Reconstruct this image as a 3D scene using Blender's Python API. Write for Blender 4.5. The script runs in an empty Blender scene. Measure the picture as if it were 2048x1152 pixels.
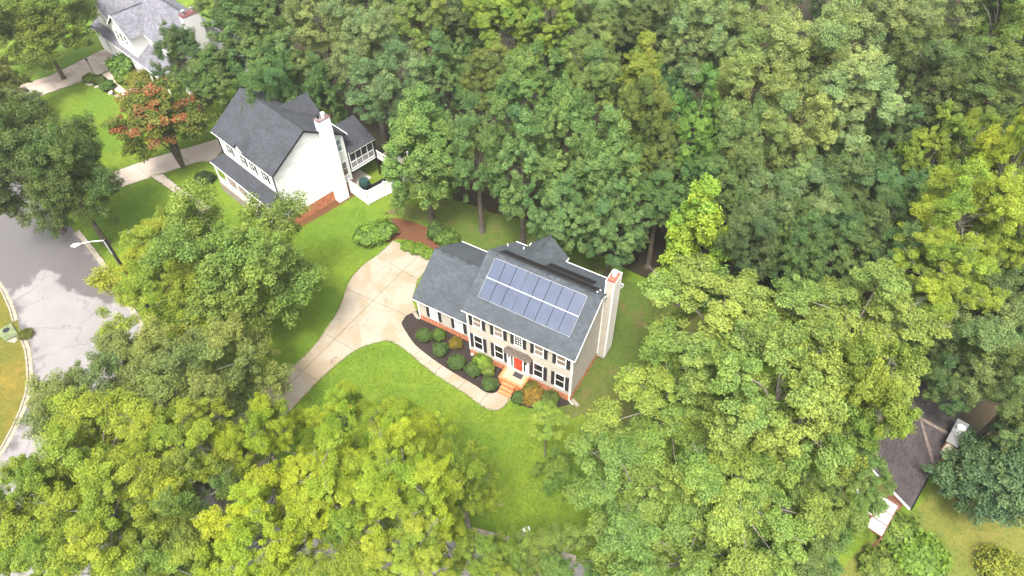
import bpy, bmesh, math, random
import numpy as np
from mathutils import Vector, Matrix, noise
from mathutils.geometry import tessellate_polygon

# ------------------------------------------------------------------ camera, sky, sun, exposure
F_PX, YAW, PITCH, ROLL = 1413.42, -0.546583, 0.856858, -0.0250603
EYE = np.array([21.6977, -28.5591, 49.7356])
SC = bpy.context.scene
COL = SC.collection


def cam_axes():
    cp, sp, cy, sy = math.cos(PITCH), math.sin(PITCH), math.cos(YAW), math.sin(YAW)
    f = np.array([sy * cp, cy * cp, -sp]); r = np.array([cy, -sy, 0.0]); u = np.cross(r, f)
    c, s = math.cos(ROLL), math.sin(ROLL)
    return np.array([c * r + s * u, -s * r + c * u, f])


AX = cam_axes()
cam = bpy.data.cameras.new('camera'); cam.sensor_width = 36.0; cam.lens = 36.0 * F_PX / 2048.0
cam.clip_start = 0.5; cam.clip_end = 3000.0
co = bpy.data.objects.new('camera', cam); COL.objects.link(co)
mw = Matrix.Identity(4)
for i in range(3):
    mw[i][0], mw[i][1], mw[i][2], mw[i][3] = AX[0][i], AX[1][i], -AX[2][i], EYE[i]
co.matrix_world = mw
SC.camera = co

SUN_EL, SUN_AZ = math.radians(64), math.radians(160)      # azimuth measured from +Y towards +X
world = bpy.data.worlds.new('World'); SC.world = world; world.use_nodes = True
wn, wl = world.node_tree.nodes, world.node_tree.links
bg = wn['Background']; bg.inputs['Strength'].default_value = 0.145
sky = wn.new('ShaderNodeTexSky'); sky.sky_type = 'NISHITA'; sky.sun_disc = False
sky.sun_elevation = SUN_EL; sky.sun_rotation = SUN_AZ
sky.air_density = 1.0; sky.dust_density = 6.0; sky.ozone_density = 1.0
hs = wn.new('ShaderNodeHueSaturation'); hs.inputs['Saturation'].default_value = 0.25
wl.new(sky.outputs[0], hs.inputs['Color']); wl.new(hs.outputs[0], bg.inputs['Color'])
sd = bpy.data.lights.new('sun', 'SUN'); sd.energy = 1.5; sd.angle = math.radians(12); sd.color = (1.0, 0.95, 0.86)
so = bpy.data.objects.new('sun', sd); COL.objects.link(so)
sdir = Vector((math.sin(SUN_AZ) * math.cos(SUN_EL), math.cos(SUN_AZ) * math.cos(SUN_EL), math.sin(SUN_EL)))
so.rotation_euler = sdir.to_track_quat('Z', 'Y').to_euler(); so.location = sdir * 200
vs = SC.view_settings
vs.view_transform = 'Standard'; vs.look = 'None'; vs.gamma = 1.0; vs.use_curve_mapping = False
vs.exposure = 1.82


# ------------------------------------------------------------------ helpers
def at(u, v, z=0.0):
    """the point at height z that the photograph shows at pixel (u, v)"""
    d = AX.T @ np.array([(u - 1024) / F_PX, -(v - 576) / F_PX, 1.0])
    t = (z - EYE[2]) / d[2]
    p = EYE + d * t
    return Vector((p[0], p[1], z))


def tag(o, label=None, cat=None, group=None, kind=None):
    if label: o['label'] = label
    if cat: o['category'] = cat
    if group: o['group'] = group
    if kind: o['kind'] = kind
    return o


def empty(name, loc=(0, 0, 0), rz=0.0, parent=None):
    o = bpy.data.objects.new(name, None); COL.objects.link(o)
    o.location = loc; o.rotation_euler = (0, 0, rz); o.empty_display_size = 0.3
    if parent: o.parent = parent
    return o


def link(name, me, parent=None, loc=(0, 0, 0)):
    o = bpy.data.objects.new(name, me); COL.objects.link(o); o.location = loc
    if parent: o.parent = parent
    return o


class MB:
    """collects shapes, builds one mesh object"""
    def __init__(s): s.v = []; s.f = []; s.mi = []; s.m = 0
    def poly(s, pts):
        b = len(s.v); s.v += [tuple(p) for p in pts]; s.f.append(tuple(range(b, b + len(pts)))); s.mi.append(s.m)
    def hexa(s, p):   # 8 points: bottom loop 0-3 (ccw from above), top loop 4-7
        b = len(s.v); s.v += [tuple(q) for q in p]
        for q in ((3, 2, 1, 0), (4, 5, 6, 7), (0, 1, 5, 4), (1, 2, 6, 5), (2, 3, 7, 6), (3, 0, 4, 7)):
            s.f.append(tuple(b + i for i in q)); s.mi.append(s.m)
    def box(s, x0, x1, y0, y1, z0, z1):
        s.hexa([(x0, y0, z0), (x1, y0, z0), (x1, y1, z0), (x0, y1, z0), (x0, y0, z1), (x1, y0, z1), (x1, y1, z1), (x0, y1, z1)])
    def obox(s, F, a0, a1, n0, n1, z0, z1):
        """box in a facade frame F=(origin, along, outward)"""
        o, a, n = F
        P = lambda aa, nn, zz: (o[0] + a[0] * aa + n[0] * nn, o[1] + a[1] * aa + n[1] * nn, zz)
        s.hexa([P(a0, n1, z0), P(a1, n1, z0), P(a1, n0, z0), P(a0, n0, z0), P(a0, n1, z1), P(a1, n1, z1), P(a1, n0, z1), P(a0, n0, z1)])
    def prism(s, pts, d):
        """polygon swept along vector d"""
        n = len(pts); b = len(s.v); d = Vector(d)
        s.v += [tuple(p) for p in pts] + [tuple(Vector(p) + d) for p in pts]
        s.f.append(tuple(range(b + n - 1, b - 1, -1))); s.mi.append(s.m)
        s.f.append(tuple(range(b + n, b + 2 * n))); s.mi.append(s.m)
        for i in range(n):
            j = (i + 1) % n
            s.f.append((b + i, b + j, b + n + j, b + n + i)); s.mi.append(s.m)
    def tube(s, pts, rad, sides=6, cap=True):
        pts = [Vector(p) for p in pts]; n = len(pts)
        if not hasattr(rad, '__len__'): rad = [rad] * n
        b = len(s.v)
        for i, p in enumerate(pts):
            d = (pts[min(i + 1, n - 1)] - pts[max(i - 1, 0)])
            d = d.normalized() if d.length > 1e-9 else Vector((0, 0, 1))
            x = d.cross(Vector((0, 1, 0)) if abs(d.y) < 0.9 else Vector((1, 0, 0))).normalized(); y = d.cross(x)
            for k in range(sides):
                a = 2 * math.pi * k / sides
                s.v.append(tuple(p + (x * math.cos(a) + y * math.sin(a)) * rad[i]))
        for i in range(n - 1):
            for k in range(sides):
                k2 = (k + 1) % sides
                s.f.append((b + i * sides + k, b + (i + 1) * sides + k, b + (i + 1) * sides + k2, b + i * sides + k2)); s.mi.append(s.m)
        if cap:
            s.f.append(tuple(b + k for k in range(sides))); s.mi.append(s.m)
            s.f.append(tuple(b + (n - 1) * sides + k for k in range(sides - 1, -1, -1))); s.mi.append(s.m)
    def mesh(s, name, *mats):
        me = bpy.data.meshes.new(name); me.from_pydata(s.v, [], s.f)
        for m in mats: me.materials.append(m)
        if len(mats) > 1: me.polygons.foreach_set('material_index', s.mi)
        bm = bmesh.new(); bm.from_mesh(me); bmesh.ops.recalc_face_normals(bm, faces=bm.faces); bm.to_mesh(me); bm.free()
        return me
    def build(s, name, mat, parent=None, kind=None, bevel=0):
        me = s.mesh(name, *(mat if isinstance(mat, (list, tuple)) else (mat,)))
        o = link(name, me, parent)
        if bevel:
            b = o.modifiers.new('bevel', 'BEVEL'); b.width = bevel; b.segments = 2; b.limit_method = 'ANGLE'
        if kind: o['kind'] = kind
        return o


# ------------------------------------------------------------------ materials
MATS = {}


def mat(name, col, rough=0.7, var=0.0, scale=4.0, spec=0.3, metal=0.0, bump=0.0, bscale=None, col2=None, island=0.0, obj_tint=False):
    """principled with noise-driven colour variation, optional per-piece variation and bump"""
    if name in MATS: return MATS[name]
    m = bpy.data.materials.new(name); m.use_nodes = True; MATS[name] = m
    N, L = m.node_tree.nodes, m.node_tree.links
    b = N['Principled BSDF']; b.inputs['Roughness'].default_value = rough; b.inputs['Metallic'].default_value = metal
    b.inputs['Specular IOR Level'].default_value = spec
    tc = N.new('ShaderNodeTexCoord')
    out = None
    nz = N.new('ShaderNodeTexNoise'); nz.inputs['Scale'].default_value = scale; nz.inputs['Detail'].default_value = 6; nz.inputs['Roughness'].default_value = 0.65
    L.new(tc.outputs['Object'], nz.inputs['Vector'])
    mx = N.new('ShaderNodeMix'); mx.data_type = 'RGBA'
    c2 = col2 if col2 else tuple(min(1, c * (1 - var)) for c in col)
    c1 = col if col2 else tuple(min(1, c * (1 + var)) for c in col)
    mx.inputs['A'].default_value = (*c1, 1); mx.inputs['B'].default_value = (*c2, 1)
    mr = N.new('ShaderNodeMapRange'); mr.inputs['From Min'].default_value = 0.35; mr.inputs['From Max'].default_value = 0.65
    L.new(nz.outputs['Fac'], mr.inputs['Value']); L.new(mr.outputs[0], mx.inputs['Factor'])
    out = mx.outputs['Result']
    if island:
        g = N.new('ShaderNodeNewGeometry')
        r2 = N.new('ShaderNodeMapRange'); r2.inputs['To Min'].default_value = 1 - island; r2.inputs['To Max'].default_value = 1 + island
        L.new(g.outputs['Random Per Island'], r2.inputs['Value'])
        mm = N.new('ShaderNodeMix'); mm.data_type = 'RGBA'; mm.blend_type = 'MULTIPLY'; mm.inputs['Factor'].default_value = 1
        L.new(out, mm.inputs['A']); L.new(r2.outputs[0], mm.inputs['B']); out = mm.outputs['Result']
    if obj_tint:
        oi = N.new('ShaderNodeObjectInfo'); mm = N.new('ShaderNodeMix'); mm.data_type = 'RGBA'; mm.blend_type = 'MULTIPLY'; mm.inputs['Factor'].default_value = 1
        L.new(out, mm.inputs['A']); L.new(oi.outputs['Color'], mm.inputs['B']); out = mm.outputs['Result']
    L.new(out, b.inputs['Base Color'])
    if bump:
        n2 = N.new('ShaderNodeTexNoise'); n2.inputs['Scale'].default_value = bscale or scale * 6; n2.inputs['Detail'].default_value = 4
        L.new(tc.outputs['Object'], n2.inputs['Vector'])
        bp = N.new('ShaderNodeBump'); bp.inputs['Strength'].default_value = bump; bp.inputs['Distance'].default_value = 0.05
        L.new(n2.outputs['Fac'], bp.inputs['Height']); L.new(bp.outputs[0], b.inputs['Normal'])
    return m


def ramp_fac(N, L, val, a, b):
    r = N.new('ShaderNodeMapRange'); r.interpolation_type = 'SMOOTHSTEP'
    r.inputs['From Min'].default_value = a; r.inputs['From Max'].default_value = b
    L.new(val, r.inputs['Value']); return r.outputs[0]


def mixc(N, L, fac, A, B):
    m = N.new('ShaderNodeMix'); m.data_type = 'RGBA'
    if isinstance(fac, float): m.inputs['Factor'].default_value = fac
    else: L.new(fac, m.inputs['Factor'])
    for k, c in (('A', A), ('B', B)):
        if isinstance(c, tuple): m.inputs[k].default_value = (*c, 1)
        else: L.new(c, m.inputs[k])
    return m.outputs['Result']


def noise_tex(N, L, vec, scale, detail=5, rough=0.6, dist=0.0):
    n = N.new('ShaderNodeTexNoise'); n.inputs['Scale'].default_value = scale; n.inputs['Detail'].default_value = detail
    n.inputs['Roughness'].default_value = rough; n.inputs['Distortion'].default_value = dist
    L.new(vec, n.inputs['Vector']); return n.outputs['Fac']


def grass_mat(name, lush, dry, dirt, dirt_amt=0.62):
    m = bpy.data.materials.new(name); m.use_nodes = True; N, L = m.node_tree.nodes, m.node_tree.links
    b = N['Principled BSDF']; b.inputs['Roughness'].default_value = 0.85; b.inputs['Specular IOR Level'].default_value = 0.15
    tc = N.new('ShaderNodeTexCoord').outputs['Object']
    a = noise_tex(N, L, tc, 0.13, 6, 0.6)
    c = mixc(N, L, ramp_fac(N, L, a, 0.40, 0.62), lush, dry)
    a2 = noise_tex(N, L, tc, 1.3, 7, 0.75, 0.6)
    c = mixc(N, L, ramp_fac(N, L, a2, 0.38, 0.75), c, tuple(x * 0.78 for x in lush))
    a4 = noise_tex(N, L, tc, 0.5, 5, 0.7)
    c = mixc(N, L, ramp_fac(N, L, a4, dirt_amt, dirt_amt + 0.14), c, dirt)
    fine = noise_tex(N, L, tc, 5.5, 6, 0.85)
    hv = N.new('ShaderNodeMapRange'); hv.inputs['From Min'].default_value = 0.25; hv.inputs['From Max'].default_value = 0.75
    hv.inputs['To Min'].default_value = 0.5; hv.inputs['To Max'].default_value = 1.45
    L.new(fine, hv.inputs['Value'])
    mm = N.new('ShaderNodeMix'); mm.data_type = 'RGBA'; mm.blend_type = 'MULTIPLY'; mm.inputs['Factor'].default_value = 1
    L.new(c, mm.inputs['A']); L.new(hv.outputs[0], mm.inputs['B'])
    L.new(mm.outputs['Result'], b.inputs['Base Color'])
    bp = N.new('ShaderNodeBump'); bp.inputs['Strength'].default_value = 0.7; bp.inputs['Distance'].default_value = 0.08
    L.new(fine, bp.inputs['Height']); L.new(bp.outputs[0], b.inputs['Normal'])
    return m


GRASS = grass_mat('mown grass', (0.088, 0.150, 0.014), (0.125, 0.172, 0.016), (0.13, 0.13, 0.035), 0.70)
GRASS_DRY = grass_mat('dry verge grass', (0.10, 0.10, 0.016), (0.16, 0.12, 0.02), (0.24, 0.12, 0.035), 0.60)
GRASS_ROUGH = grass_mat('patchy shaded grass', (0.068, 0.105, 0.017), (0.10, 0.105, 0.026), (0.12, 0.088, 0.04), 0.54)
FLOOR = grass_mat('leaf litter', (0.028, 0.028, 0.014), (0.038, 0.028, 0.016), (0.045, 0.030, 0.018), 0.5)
REDSOIL = grass_mat('red soil and straw', (0.125, 0.05, 0.024), (0.085, 0.045, 0.022), (0.065, 0.065, 0.022), 0.58)
MULCH = mat('dark bark mulch', (0.030, 0.022, 0.019), 0.9, 0.65, 9, 0.2, bump=1.0, bscale=30)
BLACKMULCH = mat('black mulch', (0.010, 0.010, 0.012), 0.9, 0.5, 14, 0.2, bump=1.0, bscale=30)


def concrete_mat(name, base, stain, wet):
    m = bpy.data.materials.new(name); m.use_nodes = True; N, L = m.node_tree.nodes, m.node_tree.links
    b = N['Principled BSDF']; b.inputs['Specular IOR Level'].default_value = 0.35
    tc = N.new('ShaderNodeTexCoord').outputs['Object']
    g = N.new('ShaderNodeNewGeometry')
    a = noise_tex(N, L, tc, 0.32, 7, 0.62, 0.4)
    c = mixc(N, L, ramp_fac(N, L, a, 0.45, 0.60), base, stain)
    w = noise_tex(N, L, tc, 0.9, 8, 0.68, 1.2)
    wf = ramp_fac(N, L, w, 0.60, 0.70)
    c = mixc(N, L, wf, c, wet)
    f = noise_tex(N, L, tc, 9, 6, 0.8)
    hv = N.new('ShaderNodeMapRange'); hv.inputs['To Min'].default_value = 0.82; hv.inputs['To Max'].default_value = 1.15
    L.new(f, hv.inputs['Value'])
    mm = N.new('ShaderNodeMix'); mm.data_type = 'RGBA'; mm.blend_type = 'MULTIPLY'; mm.inputs['Factor'].default_value = 1
    L.new(c, mm.inputs['A']); L.new(hv.outputs[0], mm.inputs['B'])
    L.new(mm.outputs['Result'], b.inputs['Base Color'])
    rr = N.new('ShaderNodeMapRange'); rr.inputs['To Min'].default_value = 0.75; rr.inputs['To Max'].default_value = 0.4
    L.new(wf, rr.inputs['Value']); L.new(rr.outputs[0], b.inputs['Roughness'])
    return m


CONC = concrete_mat('pale stained concrete', (0.262, 0.228, 0.178), (0.232, 0.184, 0.122), (0.150, 0.120, 0.086))
CONC2 = concrete_mat('pinkish concrete', (0.43, 0.365, 0.305), (0.40, 0.325, 0.265), (0.33, 0.26, 0.21))
CONC3 = concrete_mat('weathered concrete', (0.40, 0.335, 0.275), (0.28, 0.225, 0.18), (0.20, 0.16, 0.125))
KERB = mat('kerb concrete', (0.24, 0.21, 0.16), 0.85, 0.25, 3, bump=0.3)


def road_mat():
    m = bpy.data.materials.new('old cracked asphalt partly wet'); m.use_nodes = True; N, L = m.node_tree.nodes, m.node_tree.links
    b = N['Principled BSDF']; b.inputs['Specular IOR Level'].default_value = 0.5
    tc = N.new('ShaderNodeTexCoord').outputs['Object']
    # dry pale surface
    a = noise_tex(N, L, tc, 0.25, 6, 0.6)
    c = mixc(N, L, ramp_fac(N, L, a, 0.35, 0.65), (0.190, 0.176, 0.172), (0.160, 0.149, 0.147))
    f = noise_tex(N, L, tc, 30, 2, 0.8)
    # irregular cracks
    wv = N.new('ShaderNodeTexNoise'); wv.inputs['Scale'].default_value = 0.8; wv.inputs['Detail'].default_value = 6
    L.new(tc, wv.inputs['Vector'])
    add = N.new('ShaderNodeVectorMath'); add.operation = 'MULTIPLY_ADD'; add.inputs[1].default_value = (2.2, 2.2, 0); L.new(wv.outputs['Color'], add.inputs[0]); L.new(tc, add.inputs[2])
    vo = N.new('ShaderNodeTexVoronoi'); vo.feature = 'DISTANCE_TO_EDGE'; vo.inputs['Scale'].default_value = 0.19
    L.new(add.outputs[0], vo.inputs['Vector'])
    crack = ramp_fac(N, L, vo.outputs['Distance'], 0.016, 0.004)
    vo2 = N.new('ShaderNodeTexVoronoi'); vo2.feature = 'DISTANCE_TO_EDGE'; vo2.inputs['Scale'].default_value = 0.55
    L.new(add.outputs[0], vo2.inputs['Vector'])
    cm = noise_tex(N, L, tc, 0.16, 3, 0.5)
    c2 = N.new('ShaderNodeMath'); c2.operation = 'MULTIPLY'
    L.new(ramp_fac(N, L, vo2.outputs['Distance'], 0.02, 0.006), c2.inputs[0]); L.new(ramp_fac(N, L, cm, 0.52, 0.62), c2.inputs[1])
    cmx = N.new('ShaderNodeMath'); cmx.operation = 'MAXIMUM'; L.new(crack, cmx.inputs[0]); L.new(c2.outputs[0], cmx.inputs[1])
    cs = N.new('ShaderNodeMath'); cs.operation = 'MULTIPLY'; cs.inputs[1].default_value = 0.55; L.new(cmx.outputs[0], cs.inputs[0])
    c = mixc(N, L, cs.outputs[0], c, (0.09, 0.083, 0.083))
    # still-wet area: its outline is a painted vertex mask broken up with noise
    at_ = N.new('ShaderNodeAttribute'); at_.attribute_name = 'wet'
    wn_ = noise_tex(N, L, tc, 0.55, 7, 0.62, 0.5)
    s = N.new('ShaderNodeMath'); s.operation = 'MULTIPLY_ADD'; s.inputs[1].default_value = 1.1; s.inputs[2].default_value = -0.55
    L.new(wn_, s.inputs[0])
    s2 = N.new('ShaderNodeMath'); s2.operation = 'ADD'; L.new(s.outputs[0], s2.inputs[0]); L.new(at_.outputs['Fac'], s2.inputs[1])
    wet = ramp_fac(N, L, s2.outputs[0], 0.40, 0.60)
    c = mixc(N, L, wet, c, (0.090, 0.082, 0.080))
    hv = N.new('ShaderNodeMapRange'); hv.inputs['To Min'].default_value = 0.8; hv.inputs['To Max'].default_value = 1.2
    L.new(f, hv.inputs['Value'])
    mm = N.new('ShaderNodeMix'); mm.data_type = 'RGBA'; mm.blend_type = 'MULTIPLY'; mm.inputs['Factor'].default_value = 1
    L.new(c, mm.inputs['A']); L.new(hv.outputs[0], mm.inputs['B'])
    L.new(mm.outputs['Result'], b.inputs['Base Color'])
    rr = N.new('ShaderNodeMapRange'); rr.inputs['To Min'].default_value = 0.7; rr.inputs['To Max'].default_value = 0.3
    L.new(wet, rr.inputs['Value']); L.new(rr.outputs[0], b.inputs['Roughness'])
    bp = N.new('ShaderNodeBump'); bp.inputs['Strength'].default_value = 0.25; bp.inputs['Distance'].default_value = 0.02
    L.new(f, bp.inputs['Height']); L.new(bp.outputs[0], b.inputs['Normal'])
    return m


ROAD = road_mat()
WHITE = mat('white painted trim', (0.78, 0.77, 0.74), 0.5, 0.04, 2)
VINYL = mat('white vinyl', (0.74, 0.75, 0.77), 0.45, 0.04, 2)
SIDING = mat('warm grey lap siding', (0.37, 0.335, 0.28), 0.6, 0.07, 1.2, island=0.05)
SIDING_W = mat('cream white lap siding', (0.70, 0.70, 0.675), 0.6, 0.10, 0.35, island=0.07)
SIDING_G = mat('pale grey siding', (0.60, 0.585, 0.57), 0.6, 0.06, 0.6, island=0.03)
BRICK = mat('orange red brick', (0.40, 0.15, 0.075), 0.85, 0.25, 5, island=0.3)
MORTAR = mat('mortar', (0.42, 0.30, 0.23), 0.9, 0.2, 8)
STEPB = mat('orange painted brick', (0.52, 0.175, 0.07), 0.7, 0.15, 5, island=0.18)
PORCHTOP = mat('tan porch slab', (0.34, 0.26, 0.165), 0.7, 0.12, 3)
SHUT = mat('black louvred shutter', (0.022, 0.020, 0.023), 0.5, 0.2, 6)
BLACK = mat('black metal', (0.015, 0.015, 0.016), 0.45, 0.2, 5)
DARKGLASS = mat('dark window glass', (0.022, 0.019, 0.018), 0.08, 0.5, 1.5, 0.4)
BLINDGLASS = mat('window glass over drawn blinds', (0.20, 0.15, 0.12), 0.08, 0.3, 2.5, 0.6)
PALEGLASS = mat('window glass over white curtains', (0.55, 0.57, 0.56), 0.08, 0.25, 2.5, 0.6)
BLUEGLASS = mat('blue grey window glass', (0.20, 0.26, 0.28), 0.06, 0.3, 2.0, 0.6)
REDDOOR = mat('red painted door', (0.66, 0.045, 0.022), 0.45, 0.06, 3)
SH1 = mat('slate grey shingles', (0.047, 0.056, 0.064), 0.8, 0.16, 0.8, 0.35, island=0.17, bump=0.4, bscale=40)
SH2 = mat('charcoal shingles', (0.036, 0.039, 0.046), 0.8, 0.16, 0.8, 0.35, island=0.2, bump=0.4, bscale=40)
SH3 = mat('light grey shingles', (0.125, 0.123, 0.140), 0.85, 0.14, 0.8, 0.3, island=0.25, bump=0.4, bscale=40)
SH4 = mat('dark brown shingles', (0.038, 0.031, 0.031), 0.85, 0.2, 0.7, 0.3, island=0.28, bump=0.4, bscale=40)
AWN = mat('brown grey awning shingles', (0.085, 0.067, 0.052), 0.85, 0.15, 2, island=0.25)
RIDGE = mat('weathered ridge shingle', (0.040, 0.046, 0.052), 0.85, 0.35, 1.5, island=0.3)
RIDGE4 = mat('pale tan hip shingle', (0.11, 0.085, 0.07), 0.85, 0.3, 1.5, island=0.2)
METAL = mat('galvanised metal', (0.55, 0.55, 0.55), 0.35, 0.1, 4, metal=0.8)
WCAP = mat('white painted flue cap', (0.72, 0.71, 0.67), 0.5, 0.1, 6)
RUST = mat('rusted chimney pan', (0.17, 0.036, 0.024), 0.7, 0.4, 3, col2=(0.24, 0.15, 0.10))
PANFRAME = mat('black panel frame', (0.02, 0.022, 0.03), 0.4, 0.05, 5, metal=0.3)
PANCELL = mat('blue solar cell glass', (0.052, 0.065, 0.100), 0.35, 0.12, 0.8, 0.22, island=0.0)
PANLINE = mat('white ribbon gap strip', (0.42, 0.44, 0.48), 0.4, 0.05, 3)
BLKPANEL = mat('black pool heater mat', (0.009, 0.008, 0.008), 0.85, 0.3, 3, 0.2, bump=0.5, bscale=40)
WOODPOLE = mat('dark tarred timber', (0.030, 0.024, 0.020), 0.8, 0.3, 3)
WOODDECK = mat('weathered deck timber', (0.24, 0.20, 0.16), 0.8, 0.2, 3, island=0.1)
SCREEN = mat('dark insect screen', (0.045, 0.045, 0.05), 0.6, 0.2, 3)
LAMPW = mat('white lamp housing', (0.72, 0.74, 0.74), 0.4, 0.05, 3)
BOXLID = mat('pale utility lid', (0.66, 0.68, 0.62), 0.7, 0.08, 5)
STONE = mat('pale edging stone', (0.45, 0.40, 0.31), 0.9, 0.25, 3, island=0.2)
BROWNBEAM = mat('red brown beam', (0.16, 0.065, 0.045), 0.6, 0.15, 4)
BRICK4 = mat('brown red brick', (0.28, 0.12, 0.08), 0.85, 0.2, 5, island=0.25)
INLET = mat('mossy concrete inlet top', (0.12, 0.145, 0.07), 0.9, 0.3, 2)
BARK = mat('grey brown bark', (0.095, 0.078, 0.06), 0.9, 0.35, 3, 0.2, bump=0.8, bscale=14)
BARKPALE = mat('pale grey bark', (0.15, 0.135, 0.11), 0.9, 0.35, 3, 0.2, bump=0.8, bscale=14)
MAT_DARK = mat('dark door mat', (0.035, 0.033, 0.038), 0.95, 0.2, 20)


def leaf_mat(name, c1, c2, trans=0.35, rough=0.55):
    m = bpy.data.materials.new(name); m.use_nodes = True; N, L = m.node_tree.nodes, m.node_tree.links
    b = N['Principled BSDF']; b.inputs['Roughness'].default_value = rough; b.inputs['Specular IOR Level'].default_value = 0.25
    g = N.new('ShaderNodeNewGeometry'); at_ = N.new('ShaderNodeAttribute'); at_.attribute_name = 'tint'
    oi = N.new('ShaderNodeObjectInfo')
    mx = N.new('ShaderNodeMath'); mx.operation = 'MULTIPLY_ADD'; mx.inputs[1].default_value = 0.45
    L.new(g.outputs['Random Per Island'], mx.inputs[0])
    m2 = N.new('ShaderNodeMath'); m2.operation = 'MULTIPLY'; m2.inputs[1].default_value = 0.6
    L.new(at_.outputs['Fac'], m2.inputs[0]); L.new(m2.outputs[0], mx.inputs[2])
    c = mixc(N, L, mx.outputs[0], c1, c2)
    ag = N.new('ShaderNodeAttribute'); ag.attribute_name = 'age'
    gm_ = N.new('ShaderNodeMix'); gm_.data_type = 'RGBA'; gm_.blend_type = 'MULTIPLY'; gm_.inputs['Factor'].default_value = 1
    L.new(oi.outputs['Color'], gm_.inputs['A']); gm_.inputs['B'].default_value = (0.62, 0.84, 1.0, 1)
    tint_ = mixc(N, L, ag.outputs['Fac'], gm_.outputs['Result'], oi.outputs['Color'])
    mm = N.new('ShaderNodeMix'); mm.data_type = 'RGBA'; mm.blend_type = 'MULTIPLY'; mm.inputs['Factor'].default_value = 1
    L.new(c, mm.inputs['A']); L.new(tint_, mm.inputs['B']); c = mm.outputs['Result']
    L.new(c, b.inputs['Base Color'])
    t = N.new('ShaderNodeBsdfTranslucent'); 
    tm = N.new('ShaderNodeMix'); tm.data_type = 'RGBA'; tm.blend_type = 'MULTIPLY'; tm.inputs['Factor'].default_value = 1
    L.new(c, tm.inputs['A']); tm.inputs['B'].default_value = (1.0, 1.05, 0.6, 1); L.new(tm.outputs['Result'], t.inputs['Color'])
    ms = N.new('ShaderNodeMixShader'); ms.inputs[0].default_value = trans
    L.new(b.outputs[0], ms.inputs[1]); L.new(t.outputs[0], ms.inputs[2])
    L.new(ms.outputs[0], N['Material Output'].inputs['Surface'])
    return m


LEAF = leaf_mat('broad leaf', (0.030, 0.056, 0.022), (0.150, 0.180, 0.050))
LEAF_RED = leaf_mat('crepe myrtle blossom', (0.26, 0.075, 0.072), (0.20, 0.10, 0.07), 0.25)


# ------------------------------------------------------------------ ground sheets
def smooth(pts, n=6, closed=True):
    pts = [Vector(p) for p in pts]; out = []
    m = len(pts)
    rng = range(m) if closed else range(m - 1)
    for i in rng:
        if closed: p0, p1, p2, p3 = pts[i - 1], pts[i], pts[(i + 1) % m], pts[(i + 2) % m]
        else: p0, p1, p2, p3 = pts[max(i - 1, 0)], pts[i], pts[i + 1], pts[min(i + 2, m - 1)]
        for k in range(n):
            t = k / n
            out.append(0.5 * ((2 * p1) + (-p0 + p2) * t + (2 * p0 - 5 * p1 + 4 * p2 - p3) * t * t + (-p0 + 3 * p1 - 3 * p2 + p3) * t ** 3))
    if not closed: out.append(pts[-1])
    return out


def ragged(pts, amp, seed, step=.35):
    r = random.Random(seed); out = []
    for i, a in enumerate(pts):
        q = pts[(i + 1) % len(pts)]; n = max(1, int((q - a).length / step))
        for k in range(n):
            p = a.lerp(q, k / n); out.append(Vector((p.x + amp * (r.random() - .5) * 2, p.y + amp * (r.random() - .5) * 2, p.z)))
    return out


def px(pts, z=0.0): return [at(u, v, z) for u, v in pts]


def flat_bm(pts):
    bm = bmesh.new()
    vs_ = [bm.verts.new((p[0], p[1], 0)) for p in pts]
    for t in tessellate_polygon([[Vector((p[0], p[1], 0)) for p in pts]]):
        try: bm.faces.new([vs_[i] for i in t])
        except ValueError: pass
    bmesh.ops.recalc_face_normals(bm, faces=bm.faces)
    for f in bm.faces:
        if f.normal.z < 0: f.normal_flip()
    return bm


def sheet(name, pts, z, material, thick=0.0, parent=None, kind=None):
    bm = flat_bm(pts)
    if thick:
        r = bmesh.ops.extrude_face_region(bm, geom=list(bm.faces))
        for v in [g for g in r['geom'] if isinstance(g, bmesh.types.BMVert)]: v.co.z -= thick
        bmesh.ops.recalc_face_normals(bm, faces=bm.faces)
    for v in bm.verts: v.co.z += z
    me = bpy.data.meshes.new(name); bm.to_mesh(me); bm.free(); me.materials.append(material)
    o = link(name, me, parent)
    if kind: o['kind'] = kind
    return o


def cut_slabs(pts, lines, gap=0.036):
    """split a flat outline along lines ((x,y),(x,y)) into separate slab meshes"""
    pieces = [flat_bm(pts)]
    for (p, q) in lines:
        p, q = Vector((p[0], p[1], 0)), Vector((q[0], q[1], 0)); d = (q - p).normalized(); n = Vector((-d.y, d.x, 0))
        nxt = []
        for bm in pieces:
            for sgn in (1, -1):
                b2 = bm.copy()
                bmesh.ops.bisect_plane(b2, geom=b2.verts[:] + b2.edges[:] + b2.faces[:], plane_co=p + n * sgn * gap / 2, plane_no=n * sgn, clear_inner=True)
                if len(b2.faces) and sum(f.calc_area() for f in b2.faces) > 0.05: nxt.append(b2)
                else: b2.free()
            bm.free()
        pieces = nxt
    return pieces


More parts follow.
